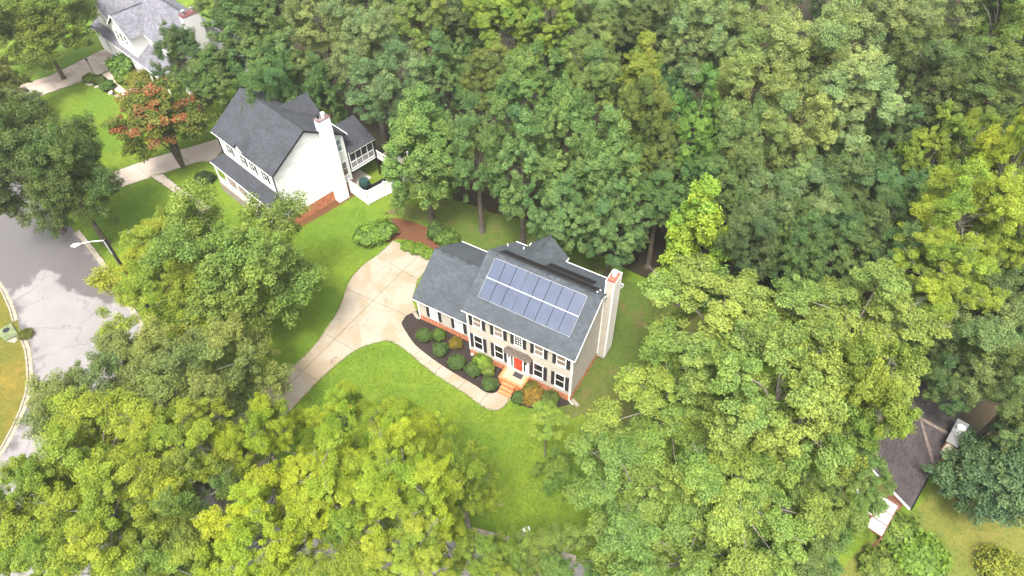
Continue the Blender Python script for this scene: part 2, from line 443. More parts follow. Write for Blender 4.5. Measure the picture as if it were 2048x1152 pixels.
def slabs(root, name, pts, lines, z, thick, material):
    for bm in cut_slabs(pts, lines):
        # separate disconnected islands
        todo = set(bm.faces); groups = []
        while todo:
            st = [todo.pop()]; g = []
            while st:
                f = st.pop(); g.append(f)
                for e in f.edges:
                    for h in e.link_faces:
                        if h in todo: todo.discard(h); st.append(h)
            groups.append(g)
        for g in groups:
            b2 = bmesh.new(); mp = {}
            for f in g:
                for v in f.verts:
                    if v not in mp: mp[v] = b2.verts.new(v.co)
            for f in g: b2.faces.new([mp[v] for v in f.verts])
            r = bmesh.ops.extrude_face_region(b2, geom=list(b2.faces))
            for v in [k for k in r['geom'] if isinstance(k, bmesh.types.BMVert)]: v.co.z -= thick
            bmesh.ops.recalc_face_normals(b2, faces=b2.faces)
            dz = random.uniform(-0.006, 0.006)
            for v in b2.verts: v.co.z += z + dz
            me = bpy.data.meshes.new(name); b2.to_mesh(me); b2.free(); me.materials.append(material)
            link(name, me, root)
        bm.free()


random.seed(5)
# one ground sheet to the horizon
g = MB()
NG = 40
for i in range(NG):
    for j in range(NG):
        x0, x1 = -900 + 1800 * i / NG, -900 + 1800 * (i + 1) / NG
        y0, y1 = -900 + 1800 * j / NG, -900 + 1800 * (j + 1) / NG
        g.poly([(x0, y0, 0), (x1, y0, 0), (x1, y1, 0), (x0, y1, 0)])
tag(g.build('ground', GRASS), kind='structure')
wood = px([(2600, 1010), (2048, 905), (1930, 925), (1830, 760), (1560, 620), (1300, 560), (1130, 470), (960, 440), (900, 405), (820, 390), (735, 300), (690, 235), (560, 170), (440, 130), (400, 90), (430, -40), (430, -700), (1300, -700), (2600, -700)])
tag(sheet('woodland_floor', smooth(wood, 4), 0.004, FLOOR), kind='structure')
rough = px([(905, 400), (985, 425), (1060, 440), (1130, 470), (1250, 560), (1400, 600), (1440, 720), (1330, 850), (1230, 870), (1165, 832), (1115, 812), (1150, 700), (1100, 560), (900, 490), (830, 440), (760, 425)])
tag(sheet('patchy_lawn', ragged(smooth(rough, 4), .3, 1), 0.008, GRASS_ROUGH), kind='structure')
tag(sheet('side_lawn', smooth(px([(1840, 1010), (1900, 940), (1980, 1000), (2200, 1020), (2200, 1300), (1640, 1300), (1700, 1120), (1790, 1050)]), 4), 0.008, grass_mat('thin side grass', (0.085, 0.12, 0.02), (0.15, 0.14, 0.03), (0.17, 0.13, 0.045), 0.6)), kind='structure')
tag(sheet('red_soil_bed', smooth(px([(748, 448), (775, 436), (815, 440), (855, 455), (880, 475), (900, 500), (870, 505), (835, 492), (800, 478), (775, 484), (758, 470)]), 5), 0.012, REDSOIL), kind='structure')
tag(sheet('red_soil_patch', smooth(px([(1775, 1110), (1800, 1085), (1830, 1080), (1815, 1110), (1790, 1130)]), 4), 0.014, REDSOIL), kind='structure')

# road
roadpts_r = [(-60, 60), (-20, 120), (12, 205), (60, 310), (105, 390), (150, 465), (220, 556), (292, 680), (350, 800), (430, 925), (540, 968), (700, 1005), (850, 1045), (1000, 1083), (1150, 1125), (1400, 1200)]
roadpts_l = [(-200, 1300), (-70, 1010), (0, 918), (45, 835), (66, 765), (60, 690), (40, 660), (33, 625), (14, 582), (-8, 552), (-80, 480), (-200, 380), (-400, 150)]
road_outline = smooth(px(roadpts_r), 5, False) + px([(1500, 1500), (200, 1700)]) + smooth(px(roadpts_l), 5, False) + px([(-400, 60)])
bm = flat_bm(road_outline)
bmesh.ops.subdivide_edges(bm, edges=bm.edges[:], cuts=1)
me = bpy.data.meshes.new('road')
for v in bm.verts: v.co.z = 0.010
bm.free()
# a gridded strip carries the wet mask well
bmg = bmesh.new()
road_poly = [(p.x, p.y) for p in road_outline]


def inside(p, poly):
    x, y = p; c = False; n = len(poly); j = n - 1
    for i in range(n):
        xi, yi = poly[i]; xj, yj = poly[j]
        if (yi > y) != (yj > y) and x < (xj - xi) * (y - yi) / (yj - yi) + xi: c = not c
        j = i
    return c


def seg_dist(p, poly):
    best = 1e9; P = Vector(p)
    for i in range(len(poly) - 1):
        a, b = Vector(poly[i]), Vector(poly[i + 1]); ab = b - a
        t = max(0, min(1, (P - a).dot(ab) / max(ab.length_squared, 1e-9)))
        best = min(best, (P - a - ab * t).length)
    return best


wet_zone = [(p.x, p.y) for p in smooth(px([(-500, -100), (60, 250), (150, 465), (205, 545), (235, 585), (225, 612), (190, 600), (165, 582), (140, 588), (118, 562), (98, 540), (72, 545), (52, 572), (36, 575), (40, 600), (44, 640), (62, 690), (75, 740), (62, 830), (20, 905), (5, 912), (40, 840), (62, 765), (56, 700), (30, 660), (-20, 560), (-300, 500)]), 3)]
bm2 = flat_bm(road_outline)
for k in range(-90, 60):
    for (co_, no_) in (((k * 1.0, 0, 0), (1, 0, 0)), ((0, k * 1.0, 0), (0, 1, 0))):
        if -70 < k < 20 or no_[1] == 0 and k < 45:
            bmesh.ops.bisect_plane(bm2, geom=bm2.verts[:] + bm2.edges[:] + bm2.faces[:], plane_co=co_, plane_no=no_)
for v in bm2.verts: v.co.z = 0.010
bm2.to_mesh(me); bm2.free()
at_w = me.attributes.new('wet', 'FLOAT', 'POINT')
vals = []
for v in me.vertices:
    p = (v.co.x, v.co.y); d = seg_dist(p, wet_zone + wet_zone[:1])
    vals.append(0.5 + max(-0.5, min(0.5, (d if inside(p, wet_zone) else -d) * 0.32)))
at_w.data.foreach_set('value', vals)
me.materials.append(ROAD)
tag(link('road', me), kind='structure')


def kerb(pts, side, name='kerb'):
    """a run of kerb stones along pts, each a piece of its own under one kerb"""
    root = MB(); pts = [Vector((p.x, p.y, 0)) for p in pts]
    # resample in 1.5 m pieces
    L_ = [0]
    for i in range(1, len(pts)): L_.append(L_[-1] + (pts[i] - pts[i - 1]).length)
    def P(s):
        s = max(0, min(L_[-1], s))
        for i in range(1, len(pts)):
            if s <= L_[i]:
                t = (s - L_[i - 1]) / max(L_[i] - L_[i - 1], 1e-9); return pts[i - 1].lerp(pts[i], t)
        return pts[-1]
    n = max(1, int(L_[-1] / 3.0)); st = L_[-1] / n
    objs = []
    for k in range(n):
        a, m_, b = P(k * st + 0.01), P((k + .5) * st), P((k + 1) * st - 0.01); mb = MB()
        for (p, q) in ((a, m_), (m_, b)):
            d = (q - p).normalized(); nn = Vector((-d.y, d.x, 0)) * side
            w0, w1, w2 = 0.0, 0.30, 0.46
            prof = [(w0, 0.016), (w1, 0.035), (w1 + 0.03, 0.13), (w2, 0.14), (w2, 0.0), (w0, 0.0)]
            ring = lambda c: [c + nn * w + Vector((0, 0, z)) for w, z in prof]
            r1, r2 = ring(p), ring(q)
            for i in range(len(prof)):
                j = (i + 1) % len(prof); mb.poly([r1[i], r1[j], r2[j], r2[i]])
            mb.poly(r1); mb.poly(list(reversed(r2)))
        objs.append(mb)
    return objs


def kerb_thing(pts, side, label):
    o = empty('kerb'); tag(o, kind='structure')
    for mb in kerb(pts, side): mb.build('kerb_stone', KERB, o)
    return o


kerb_thing(smooth(px([(150, 465), (220, 556), (292, 680), (350, 800), (405, 890)]), 5, False), 1, '')
kerb_thing(smooth(px([(560, 975), (700, 1005), (850, 1045), (1000, 1083), (1150, 1125)]), 5, False), 1, '')
kerb_thing(smooth(px([(12, 205), (60, 310), (90, 362)]), 4, False), 1, '')
kerb_thing(smooth(px([(-70, 1010), (0, 918), (45, 835), (66, 765), (60, 690), (52, 675)]), 5, False), 1, '')
kerb_thing(smooth(px([(36, 640), (33, 625), (14, 582), (-8, 552), (-80, 480)]), 5, False), 1, '')
verge = px([(-70, 1010), (0, 918), (45, 835), (66, 765), (60, 690), (40, 660), (33, 625), (14, 582), (-8, 552), (-80, 480), (-300, 420), (-300, 900)])
tag(sheet('grass_verge', smooth(verge, 3), 0.0085, GRASS_DRY), kind='structure')


# ------------------------------------------------------------------ driveways and walks
drive_l = [(430, 905), (470, 838), (514.7, 789.8), (549.4, 762), (594.6, 725.6), (629.3, 690.8), (653.6, 656), (674.4, 624.9), (688.3, 590), (695.3, 569.3), (709, 548.5), (730, 527.6), (757.8, 508.5), (785.5, 481.8)]
drive_top = [(809.9, 491), (841, 506.8), (868, 522)]
drive_r = [(835, 560), (824, 600), (833, 622), (812, 632), (803, 645), (806, 658)]
walk_join = [(783, 683)]
drive_b = [(770, 682), (757.8, 684.6), (730, 692.6), (705.7, 704.7), (674.4, 729), (639.7, 760), (608.5, 793), (575, 830), (545, 880), (530, 945)]
dp = smooth(px(drive_l), 3, False) + px(drive_top) + px(drive_r) + smooth(px(walk_join + drive_b), 3, False)
dr = empty('driveway'); tag(dr, kind='structure')
W2 = lambda a, b: (at(*a), at(*b))
slabs(dr, 'slab', dp, [W2((841, 506.8), (688, 660)), W2((756, 512), (838, 562)), W2((692.5, 578), (806, 628)), W2((646.7, 666.5), (709, 701)), W2((584, 732), (640, 764)), W2((505, 800), (575, 846))], 0.055, 0.12, CONC)
walk_o = [(803, 645), (807, 656), (828, 687.5), (849, 706), (871.7, 723), (896.7, 739.6), (925.8, 757), (953, 773), (967.5, 783), (984, 787.5), (995.6, 783), (998, 780.5), (1021.5, 794.5)]
walk_i = [(1020, 799), (1013, 808), (1001, 818.8), (988, 821), (975.8, 818.8), (957, 808), (925.8, 785), (894.6, 765.6), (863, 743.8), (834, 720.8), (817.5, 706), (803, 694.8), (788.3, 686.5), (783, 683.5)]
wk = empty('front_walk'); tag(wk, kind='structure')
wp = smooth(px(walk_o), 3, False) + smooth(px(walk_i), 3, False)
slabs(wk, 'slab', wp, [W2((806, 660), (782, 682)), W2((843, 700), (826, 713)), W2((884, 732), (868, 748)), W2((931, 763), (916, 778)), W2((975, 788), (958, 809))], 0.055, 0.12, CONC)
bed = [(833, 621), (812, 632), (803, 646), (807, 656), (828, 687.5), (849, 706), (871.7, 723), (896.7, 739.6), (925.8, 757), (953, 773), (967.5, 783), (984, 787.5), (995.6, 783), (1010, 760), (1050, 740), (960, 690), (860, 630)]
tag(sheet('mulch_bed', px(bed), 0.03, MULCH, 0.05), kind='structure')
tag(sheet('mulch_bed', smooth(px([(1030, 765), (1075, 775), (1138, 803), (1128, 812), (1105, 816), (1075, 818), (1045, 812), (1022, 800)]), 3), 0.03, MULCH, 0.05), kind='structure')
# neighbour's drive and path
d2 = px([(195, 356), (300, 318), (440, 277), (446, 300), (428, 322), (390, 326), (325, 348), (215, 384)])
r2 = empty('driveway'); tag(r2, kind='structure')
slabs(r2, 'slab', d2, [W2((268, 326), (300, 358)), W2((350, 300), (385, 330))], 0.055, 0.12, CONC2)
p2 = px([(300, 353), (325, 347), (360, 376), (430, 420), (410, 432), (352, 388)])
r3 = empty('front_walk'); tag(r3, kind='structure')
slabs(r3, 'slab', p2, [W2((336, 372), (350, 360)), W2((352, 388), (368, 374))], 0.05, 0.1, CONC2)
d3 = px([(-30, 215), (30, 175), (100, 152), (180, 112), (232, 88), (290, 118), (262, 128), (222, 140), (170, 162), (112, 182), (50, 203), (10, 208)])
r4 = empty('driveway'); tag(r4, kind='structure')
slabs(r4, 'slab', d3, [W2((85, 145), (115, 180)), W2((140, 138), (166, 164)), W2((182, 112), (212, 146))], 0.055, 0.12, CONC3)
p3 = px([(205, 150), (222, 141), (232, 165), (250, 180), (275, 175), (278, 186), (248, 192), (226, 178)])
r5 = empty('front_walk'); tag(r5, kind='structure')
slabs(r5, 'slab', p3, [W2((215, 166), (232, 160))], 0.05, 0.1, CONC2)
tag(sheet('mulch_bed', smooth(px([(168, 160), (185, 148), (206, 150), (224, 178), (234, 190), (218, 188), (190, 172)]), 3), 0.03, MULCH, 0.05), kind='structure')


# ------------------------------------------------------------------ building pieces
def FR(origin, ang):      # facade frame: along = direction ang, outward = ang - 90 degrees
    a = (math.cos(ang), math.sin(ang)); return (origin, a, (a[1], -a[0]))


def shingled(house, roof, planes, material, exposure=0.15, tabw=0.32):
    """courses of shingle tabs over each roof plane. plane = list of 3-D corners, first edge = eave"""
    V, Fc = [], []
    for pl in planes:
        P = [Vector(p) for p in pl]; o = P[0]; u = (P[1] - P[0]).normalized()
        n = (P[1] - P[0]).cross(P[2] - P[0]).normalized()
        if n.z < 0: n = -n
        w = n.cross(u)
        if w.z < 0: w = -w
        q = [((p - o).dot(u), (p - o).dot(w)) for p in P]
        vmax = max(b for a, b in q)
        k = 0
        while k * exposure < vmax - 0.02:
            v0, v1 = k * exposure, min((k + 1) * exposure + 0.02, vmax)
            vm = (k + 0.5) * exposure
            xs = []
            for i in range(len(q)):
                (a0, b0), (a1, b1) = q[i], q[(i + 1) % len(q)]
                if (b0 <= vm) != (b1 <= vm): xs.append(a0 + (a1 - a0) * (vm - b0) / (b1 - b0))
            xs.sort()
            for xa, xb in zip(xs[::2], xs[1::2]):
                x = xa
                first = True
                while x < xb - 0.01:
                    wd = tabw * random.uniform(0.75, 1.25) * (random.random() if first else 1); first = False
                    x2 = min(x + max(wd, 0.05), xb)
                    h0 = random.uniform(0.014, 0.024)
                    b = len(V)
                    for (aa, bb, hh) in ((x, v0, h0), (x2 - 0.006, v0, h0), (x2 - 0.006, v1, 0.003), (x, v1, 0.003), (x, v0, 0.0), (x2 - 0.006, v0, 0.0)):
                        V.append(tuple(o + u * aa + w * bb + n * hh))
                    Fc += [(b, b + 1, b + 2, b + 3), (b + 4, b + 5, b + 1, b)]
                    x = x2
            k += 1
    me = bpy.data.meshes.new('shingle_courses'); me.from_pydata(V, [], Fc); me.materials.append(material)
    s = link('shingle_courses', me, roof); s['kind'] = 'stuff'
    return s


def roof_slab(house, planes, material, thick=0.09, name='roof'):
    mb = MB()
    for pl in planes:
        P = [Vector(p) for p in pl]
        mb.prism([p - Vector((0, 0, thick)) for p in P], (0, 0, thick))
    return mb.build(name, material, house)


def ridge_caps(roof, pts, material, w=0.16):
    """bent cap shingles along a ridge or hip line"""
    mb = MB(); a, b = Vector(pts[0]), Vector(pts[1]); d = (b - a); L_ = d.length; d.normalize()
    s = d.cross(Vector((0, 0, 1))).normalized(); n = max(1, int(L_ / 0.2))
    for k in range(n):
        p, q = a + d * (L_ * k / n), a + d * (L_ * (k + 1) / n + 0.03)
        up = Vector((0, 0, 0.035 + 0.012 * random.random())); lo = Vector((0, 0, -w * 0.55 + 0.03))
        for sg in (1, -1):
            mb.poly([p + up, q + up * 0.7, q + s * sg * w + lo, p + s * sg * w + lo])
    return mb.build('ridge_cap', material, roof, kind='stuff')


def lap_siding(house, F, z0, z1, width_at, material, exposure=0.14, name='siding'):
    """boards over a wall; width_at(z) -> (a0, a1)"""
    mb = MB(); o, a, n = F
    P = lambda aa, nn, zz: (o[0] + a[0] * aa + n[0] * nn, o[1] + a[1] * aa + n[1] * nn, zz)
    z = z0
    while z < z1 - 1e-3:
        zt = min(z + exposure, z1)
        a0, a1 = width_at(z); b0, b1 = width_at(zt)
        if a1 - a0 > 0.02:
            nseg = 1 + int((a1 - a0) / 3.6); cuts = sorted([0.0, 1.0] + [random.random() for _ in range(nseg - 1)])
            for c0, c1 in zip(cuts, cuts[1:]):
                l = lambda A, B, t: A + (B - A) * t
                mb.poly([P(l(a0, a1, c0), 0.028, z), P(l(a0, a1, c1), 0.028, z), P(l(b0, b1, c1), 0.012, zt), P(l(b0, b1, c0), 0.012, zt)])
                mb.poly([P(l(a0, a1, c0), 0.004, z), P(l(a0, a1, c1), 0.004, z), P(l(a0, a1, c1), 0.028, z), P(l(a0, a1, c0), 0.028, z)])
        z = zt
    return mb.build(name, material, house, kind='stuff')


def bricks(house, F, a0, a1, z0, z1, material, parent=None, L_=0.20, H=0.065, proud=0.012, name='brick_courses'):
    mb = MB(); n = int((z1 - z0) / (H + 0.010)); st = (z1 - z0) / max(n, 1)
    for k in range(n):
        x = a0 - (L_ / 2 if k % 2 else 0)
        while x < a1:
            x0, x1 = max(x, a0) + 0.004, min(x + L_, a1) - 0.006
            if x1 - x0 > 0.02: mb.obox(F, x0, x1, 0.0, proud * random.uniform(0.6, 1.3), z0 + k * st + 0.004, z0 + (k + 1) * st - 0.006)
            x += L_
    return mb.build(name, material, parent or house, kind='stuff')


def window(house, F, a, z, w, h, glass, frame=WHITE, grid=None, casing=0.07, sill=0.09, rail=True):
    """casing (the part), with pane, sash rail / muntin and sill below it"""
    mb = MB(); c = casing; D = 0.068
    mb.obox(F, a, a + c, 0.0, D, z, z + h); mb.obox(F, a + w - c, a + w, 0.0, D, z, z + h)
    mb.obox(F, a + c, a + w - c, 0.0, D, z + h - c, z + h); mb.obox(F, a + c, a + w - c, 0.0, D, z, z + c)
    f = mb.build('window', frame, house)
    s = MB(); s.obox(F, a - 0.03, a + w + 0.03, 0.0, 0.10, z - sill, z - 0.002); s.build('sill', frame, f)
    g0, g1, y0, y1 = a + c, a + w - c, z + c, z + h - c
    zm = (y0 + y1) / 2
    if rail:
        for (lo, hi, dd) in ((y0, zm - 0.025, 0.048), (zm + 0.025, y1, 0.054)):
            p = MB(); p.obox(F, g0, g1, 0.0, dd - 0.012, lo, hi); p.build('pane', glass, f)
        r = MB(); r.obox(F, g0, g1, 0.0, 0.058, zm - 0.025, zm + 0.025); r.build('meeting_rail', frame, f)
    else:
        p = MB(); p.obox(F, g0, g1, 0.0, 0.036, y0, y1); p.build('pane', glass, f)
    if grid:
        nx, nz = grid
        for i in range(1, nx):
            x = g0 + (g1 - g0) * i / nx; m = MB(); m.obox(F, x - 0.012, x + 0.012, 0.0, 0.050, y0, y1); m.build('muntin', frame, f)
        for k in range(1, nz):
            zz = y0 + (y1 - y0) * k / nz
            if rail and abs(zz - zm) < 0.05: continue
            m = MB(); m.obox(F, g0, g1, 0.0, 0.0485, zz - 0.012, zz + 0.012); m.build('muntin', frame, f)
    return f


def shutter(house, F, a, z, w, h, material=SHUT):
    mb = MB(); t = 0.05
    mb.obox(F, a, a + t, 0.0, 0.06, z, z + h); mb.obox(F, a + w - t, a + w, 0.0, 0.06, z, z + h)
    for zz in (z, z + h / 2 - t / 2, z + h - t): mb.obox(F, a + t, a + w - t, 0.0, 0.058, zz, zz + t)
    n = int(h / 0.09)
    for k in range(n):
        zz = z + 0.02 + (h - 0.04) * k / n
        o, al, nn = F
        P = lambda aa, d, q: (o[0] + al[0] * aa + nn[0] * d, o[1] + al[1] * aa + nn[1] * d, q)
        mb.poly([P(a + t, 0.05, zz), P(a + w - t, 0.05, zz), P(a + w - t, 0.03, zz + h / n), P(a + t, 0.03, zz + h / n)])
    return mb.build('shutter', material, house)


def wall_shell(house, x0, x1, y0, y1, z0, z1, zr=None, axis='x', material=None, name='wall'):
    """solid body of a gabled block (ridge along axis)"""
    mb = MB()
    if zr is None: mb.box(x0, x1, y0, y1, z0, z1)
    elif axis == 'x':
        ym = (y0 + y1) / 2
        mb.prism([(x0, y0, z0), (x0, y1, z0), (x0, y1, z1), (x0, ym, zr), (x0, y0, z1)], (x1 - x0, 0, 0))
    else:
        xm = (x0 + x1) / 2
        mb.prism([(x0, y0, z0), (x1, y0, z0), (x1, y0, z1), (xm, y0, zr), (x0, y0, z1)], (0, y1 - y0, 0))
    return mb.build(name, material, house)


def rake(house, p, q, material=WHITE, drop=0.2, out=(0.03, 0, 0), name='rake_board'):
    mb = MB(); p, q = Vector(p), Vector(q); d = Vector((0, 0, drop))
    mb.prism([p - d, q - d, q, p], out); return mb.build(name, material, house)


def gutter(house, p, q, outward, material=WHITE):
    mb = MB(); p, q = Vector(p), Vector(q); n = Vector(outward); z = Vector((0, 0, 1))
    prof = [n * 0.0 - z * 0.12, n * 0.07 - z * 0.12, n * 0.12 - z * 0.0, n * 0.105 - z * 0.0, n * 0.06 - z * 0.10, n * 0.0 - z * 0.10]
    mb.prism([p + r for r in prof], q - p); return mb.build('gutter', material, house)


def flue(ch, x, y, z, r, h, cap_r, material=WCAP):
    mb = MB(); mb.tube([(x, y, z), (x, y, z + h)], r, 14)
    f = mb.build('flue', material, ch)
    c = MB(); c.tube([(x, y, z + h + 0.002), (x, y, z + h + 0.05), (x, y, z + h + 0.14), (x, y, z + h + 0.17)], [cap_r * 0.9, cap_r, cap_r, cap_r * 0.6], 16)
    c.build('flue_cap', material, f)
    return f


# ------------------------------------------------------------------ the house with solar panels
H1 = empty('grey_house'); tag(H1, 'grey two storey house with blue solar panels, black shutters and a red front door', 'house')
W, D, He, Hr, O, EV = 9.55, 8.13, 6.20, 9.115, 0.29, 0.257
ZB, SL = 0.80, (9.115 - 6.20) / (8.13 / 2 + 0.257)
FF = FR((0, 0), 0.0)                      # front wall, a = x
FRT = FR((W, 0), math.pi / 2)             # right wall, a = y
zt = He - 0.12
wall_shell(H1, 0, W, 0, D, 0.0, zt - 0.05, Hr - 0.30, 'x', SIDING)
lap_siding(H1, FF, ZB, zt, lambda z: (0, W), SIDING)
top_half = lambda z: (0.0, D) if z < zt else (min(D / 2, (z - zt) / SL), max(D / 2, D - (z - zt) / SL))
lap_siding(H1, FRT, ZB, Hr - 0.25, top_half, SIDING)
fd = MB(); fd.box(-0.012, W + 0.012, -0.012, D + 0.012, -0.3, ZB - 0.02); fd = fd.build('foundation', MORTAR, H1)
bricks(H1, FR((0, -0.012), 0), 0, W, 0.0, ZB, BRICK, fd)
bricks(H1, FR((W + 0.012, 0), math.pi / 2), 0, D, 0.0, ZB, BRICK, fd)
# main roof
m0 = [(-O, -EV, He), (W + O, -EV, He), (W + O, D / 2, Hr), (-O, D / 2, Hr)]
m1 = [(W + O, D + EV, He), (-O, D + EV, He), (-O, D / 2, Hr), (W + O, D / 2, Hr)]
rf = roof_slab(H1, [m0, m1], SH1)
# rear cross gable
ex0, ex1, ez, er, ey = 0.92, 4.43, 6.0, 7.75, 9.15
exm = (ex0 + ex1) / 2
by = lambda z: D / 2 + (Hr - z) / SL      # y on the back slope at height z
e0 = [(ex1, by(ez), ez), (ex1, ey, ez), (exm, ey, er), (exm, by(er) - 0.05, er)]
e1 = [(ex0, ey, ez), (ex0, by(ez), ez), (exm, by(er) - 0.05, er), (exm, ey, er)]
shingled(H1, rf, [m0, m1], SH1)
erf = roof_slab(H1, [e0, e1], SH1); shingled(H1, erf, [e0, e1], SH1)
mb = MB(); mb.prism([(ex0 + .2, D, 0.3), (ex1 - .2, D, 0.3), (ex1 - .2, D, ez - .1), (exm, D, er - .25), (ex0 + .2, D, ez - .1)], (0, ey - D - 0.25, 0)); mb.build('wall', SIDING, H1)
ridge_caps(rf, [(-O, D / 2, Hr), (W + O, D / 2, Hr)], RIDGE)
ridge_caps(erf, [(exm, by(er), er), (exm, ey, er)], RIDGE, 0.12)
gutter(H1, (-O, -EV, He - 0.02), (W + O, -EV, He - 0.02), (0, -1, 0))
gutter(H1, (ex1 + .1, D + EV, He - 0.02), (W + O, D + EV, He - 0.02), (0, 1, 0))
gutter(H1, (-O, D + EV, He - 0.02), (ex0 - .1, D + EV, He - 0.02), (0, 1, 0))
gutter(H1, (ex1, by(ez) + .1, ez - 0.02), (ex1, ey, ez - 0.02), (1, 0, 0))
gutter(H1, (ex0, by(ez) + .1, ez - 0.02), (ex0, ey, ez - 0.02), (-1, 0, 0))
mb = MB(); mb.box(-O + .02, W + O - .02, -EV + .02, -0.03, He - .15, He - .095); mb.build('soffit', WHITE, H1)
for xx, dz_ in ((W + O, .005), (-O - 0.014, .06)):
    w_ = (.03 if xx > 0 else .012, 0, 0)
    rake(H1, (xx, -EV, He - dz_), (xx, D / 2, Hr - dz_), out=w_); rake(H1, (xx, D / 2 + 0.003, Hr - dz_), (xx, D + EV, He - dz_), out=w_)
mb = MB(); mb.box(-0.02, 0.11, -0.05, -0.029, ZB, zt - .04); mb.build('corner_trim', WHITE, H1)
mb = MB(); mb.box(W - 0.11, W + 0.052, -0.052, -0.03, ZB, zt - .04); mb.box(W + 0.03, W + 0.052, -0.03, 0.10, ZB, zt - .04); mb.build('corner_trim', WHITE, H1)
mb = MB(); mb.box(0, W, -0.045, -0.03, zt - 0.16, zt - .04); mb.build('frieze_board', WHITE, H1)
# roof vents
for (u, v, z) in ((1015.7, 494, 7.3), (1047.5, 496, 7.1)):
    p = at(u, v, z); mb = MB(); zz = Hr - (p.y - D / 2) * SL
    mb.tube([(p.x, p.y, zz - .1), (p.x, p.y, zz + .26)], 0.045, 8); mb.build('vent_pipe', WHITE, H1)
# windows: storey by storey
wx = [0.50, 2.50, 4.45, 6.17, 8.13]
for i, x in enumerate(wx):
    if i == 2:
        window(H1, FF, 4.42, 4.42, 0.76, 1.36, DARKGLASS, grid=(3, 4), rail=False); shutter(H1, FF, 4.09, 4.38, 0.31, 1.38); shutter(H1, FF, 5.20, 4.38, 0.31, 1.38)
        continue
    window(H1, FF, x + .05, 4.42, 0.84, 1.36, BLINDGLASS); shutter(H1, FF, x - 0.29, 4.36, 0.31, 1.40); shutter(H1, FF, x + .93, 4.36, 0.31, 1.40)
    window(H1, FF, x, 1.40, 0.90, 1.84, DARKGLASS); shutter(H1, FF, x - 0.33, 1.36, 0.31, 1.84); shutter(H1, FF, x + .93, 1.36, 0.31, 1.84)
# entrance
mb = MB(); mb.obox(FF, 3.72, 5.76, 0.0, 0.05, 0.90, 3.32); dsur = mb.build('door_surround', WHITE, H1)
mb = MB()
mb.obox(FF, 4.36, 5.16, 0.05, 0.075, 1.12, 3.02); dd = mb.build('door', REDDOOR, H1)
pm = MB()
for (a0, a1, z0, z1) in ((4.44, 4.72, 2.15, 2.85), (4.80, 5.08, 2.15, 2.85), (4.44, 4.72, 1.25, 1.95), (4.80, 5.08, 1.25, 1.95)):
    q = MB(); q.obox(FF, a0, a1, 0.075, 0.088, z0, z1); q.build('door_panel', REDDOOR, dd)
q = MB(); q.obox(FF, 5.07, 5.11, 0.075, 0.13, 2.02, 2.06); q.build('door_handle', METAL, dd)
for a0 in (4.10, 5.28):
    q = MB(); q.obox(FF, a0, a0 + 0.15, 0.05, 0.062, 1.30, 3.0); q.build('sidelight', DARKGLASS, dsur)
for a0 in (3.72, 5.62):
    q = MB(); q.obox(FF, a0, a0 + 0.14, 0.05, 0.10, 0.9, 3.25); q.build('pilaster', WHITE, dsur)
for a0 in (3.93, 5.52):
    q = MB(); q.obox(FF, a0 - .05, a0 + .05, 0.05, 0.15, 2.45, 2.72); q.obox(FF, a0 - .065, a0 + .065, 0.04, 0.165, 2.72, 2.76); q.build('wall_lantern', BLACK, H1)
# awning roof: hipped hood over the door
ax0, ax1, ay, az0, az1 = 3.60, 6.12, -0.44, 3.42, 3.84
aw = [[(ax0, ay, az0), (ax1, ay, az0), (ax1 - .40, -0.03, az1), (ax0 + .28, -0.03, az1)], [(ax1, ay, az0), (ax1, -0.03, az0), (ax1 - .40, -0.03, az1)], [(ax0, -0.03, az0), (ax0, ay, az0), (ax0 + .28, -0.03, az1)]]
ar = roof_slab(H1, aw, AWN, 0.05, 'awning'); shingled(H1, ar, aw, AWN, 0.12, 0.24)
mb = MB(); mb.box(ax0 + .03, ax1 - .03, ay + .03, -0.031, az0 - 0.13, az0 - 0.052); mb.build('awning_fascia', WHITE, ar)
# porch, steps
px0, px1, py = 3.60, 5.83, -1.33
mb = MB(); mb.box(px0 + .02, px1 - .02, py + .02, -0.03, -0.2, 0.80); po = mb.build('porch', MORTAR, H1)
bricks(H1, FR((px0, py + .02), 0), 0.02, px1 - px0 - .02, 0.02, 0.80, STEPB, po)
bricks(H1, FR((px1 - .02, py + .02), math.pi / 2), 0, 1.28, 0.02, 0.80, STEPB, po)
bricks(H1, FR((px0 + .02, -0.03), -math.pi / 2), 0, 1.28, 0.02, 0.80, STEPB, po)
mb = MB(); mb.box(px0 + .2, px1 - .2, py + .2, -0.055, 0.80, 0.893); mb.build('porch_slab', PORCHTOP, po)
mb = MB()
x = px0 - .02
while x < px1 - .03: mb.box(x, x + .063, py - .03, py + .195, 0.80, 0.905); x += .07
y = py + .2
while y < -0.13:
    mb.box(px0 - .02, px0 + .195, y, y + .063, 0.80, 0.905); mb.box(px1 - .195, px1 + .02, y, y + .063, 0.80, 0.905); y += .07
mb.build('brick_edging', STEPB, po, kind='stuff')
for k, (zz, yy) in enumerate(((0.68, -1.36), (0.46, -1.66), (0.24, -1.94))):
    st = MB(); x = 4.05
    while x < 5.2: st.box(x, x + .066, yy - .285, yy - .002, zz - .09, zz); x += .0735
    st.box(4.06, 5.21, yy - .27, yy - .01, -0.1, zz - .092)
    st.build('step', STEPB, po)
q = empty('door_mat', (4.95, -0.42, 0.895)); tag(q, 'dark doormat lying before the red door', 'doormat')
mb = MB(); mb.box(-.40, .40, -.24, .24, 0.0, 0.018); mb.build('mat_body', MAT_DARK, q); mb = MB()
mb.box(-.412, -.402, -.25, .25, 0.0, 0.022); mb.build('mat_edge', BLACK, q)
mb = MB(); mb.box(.402, .412, -.25, .25, 0.0, 0.022); mb.build('mat_edge', BLACK, q)
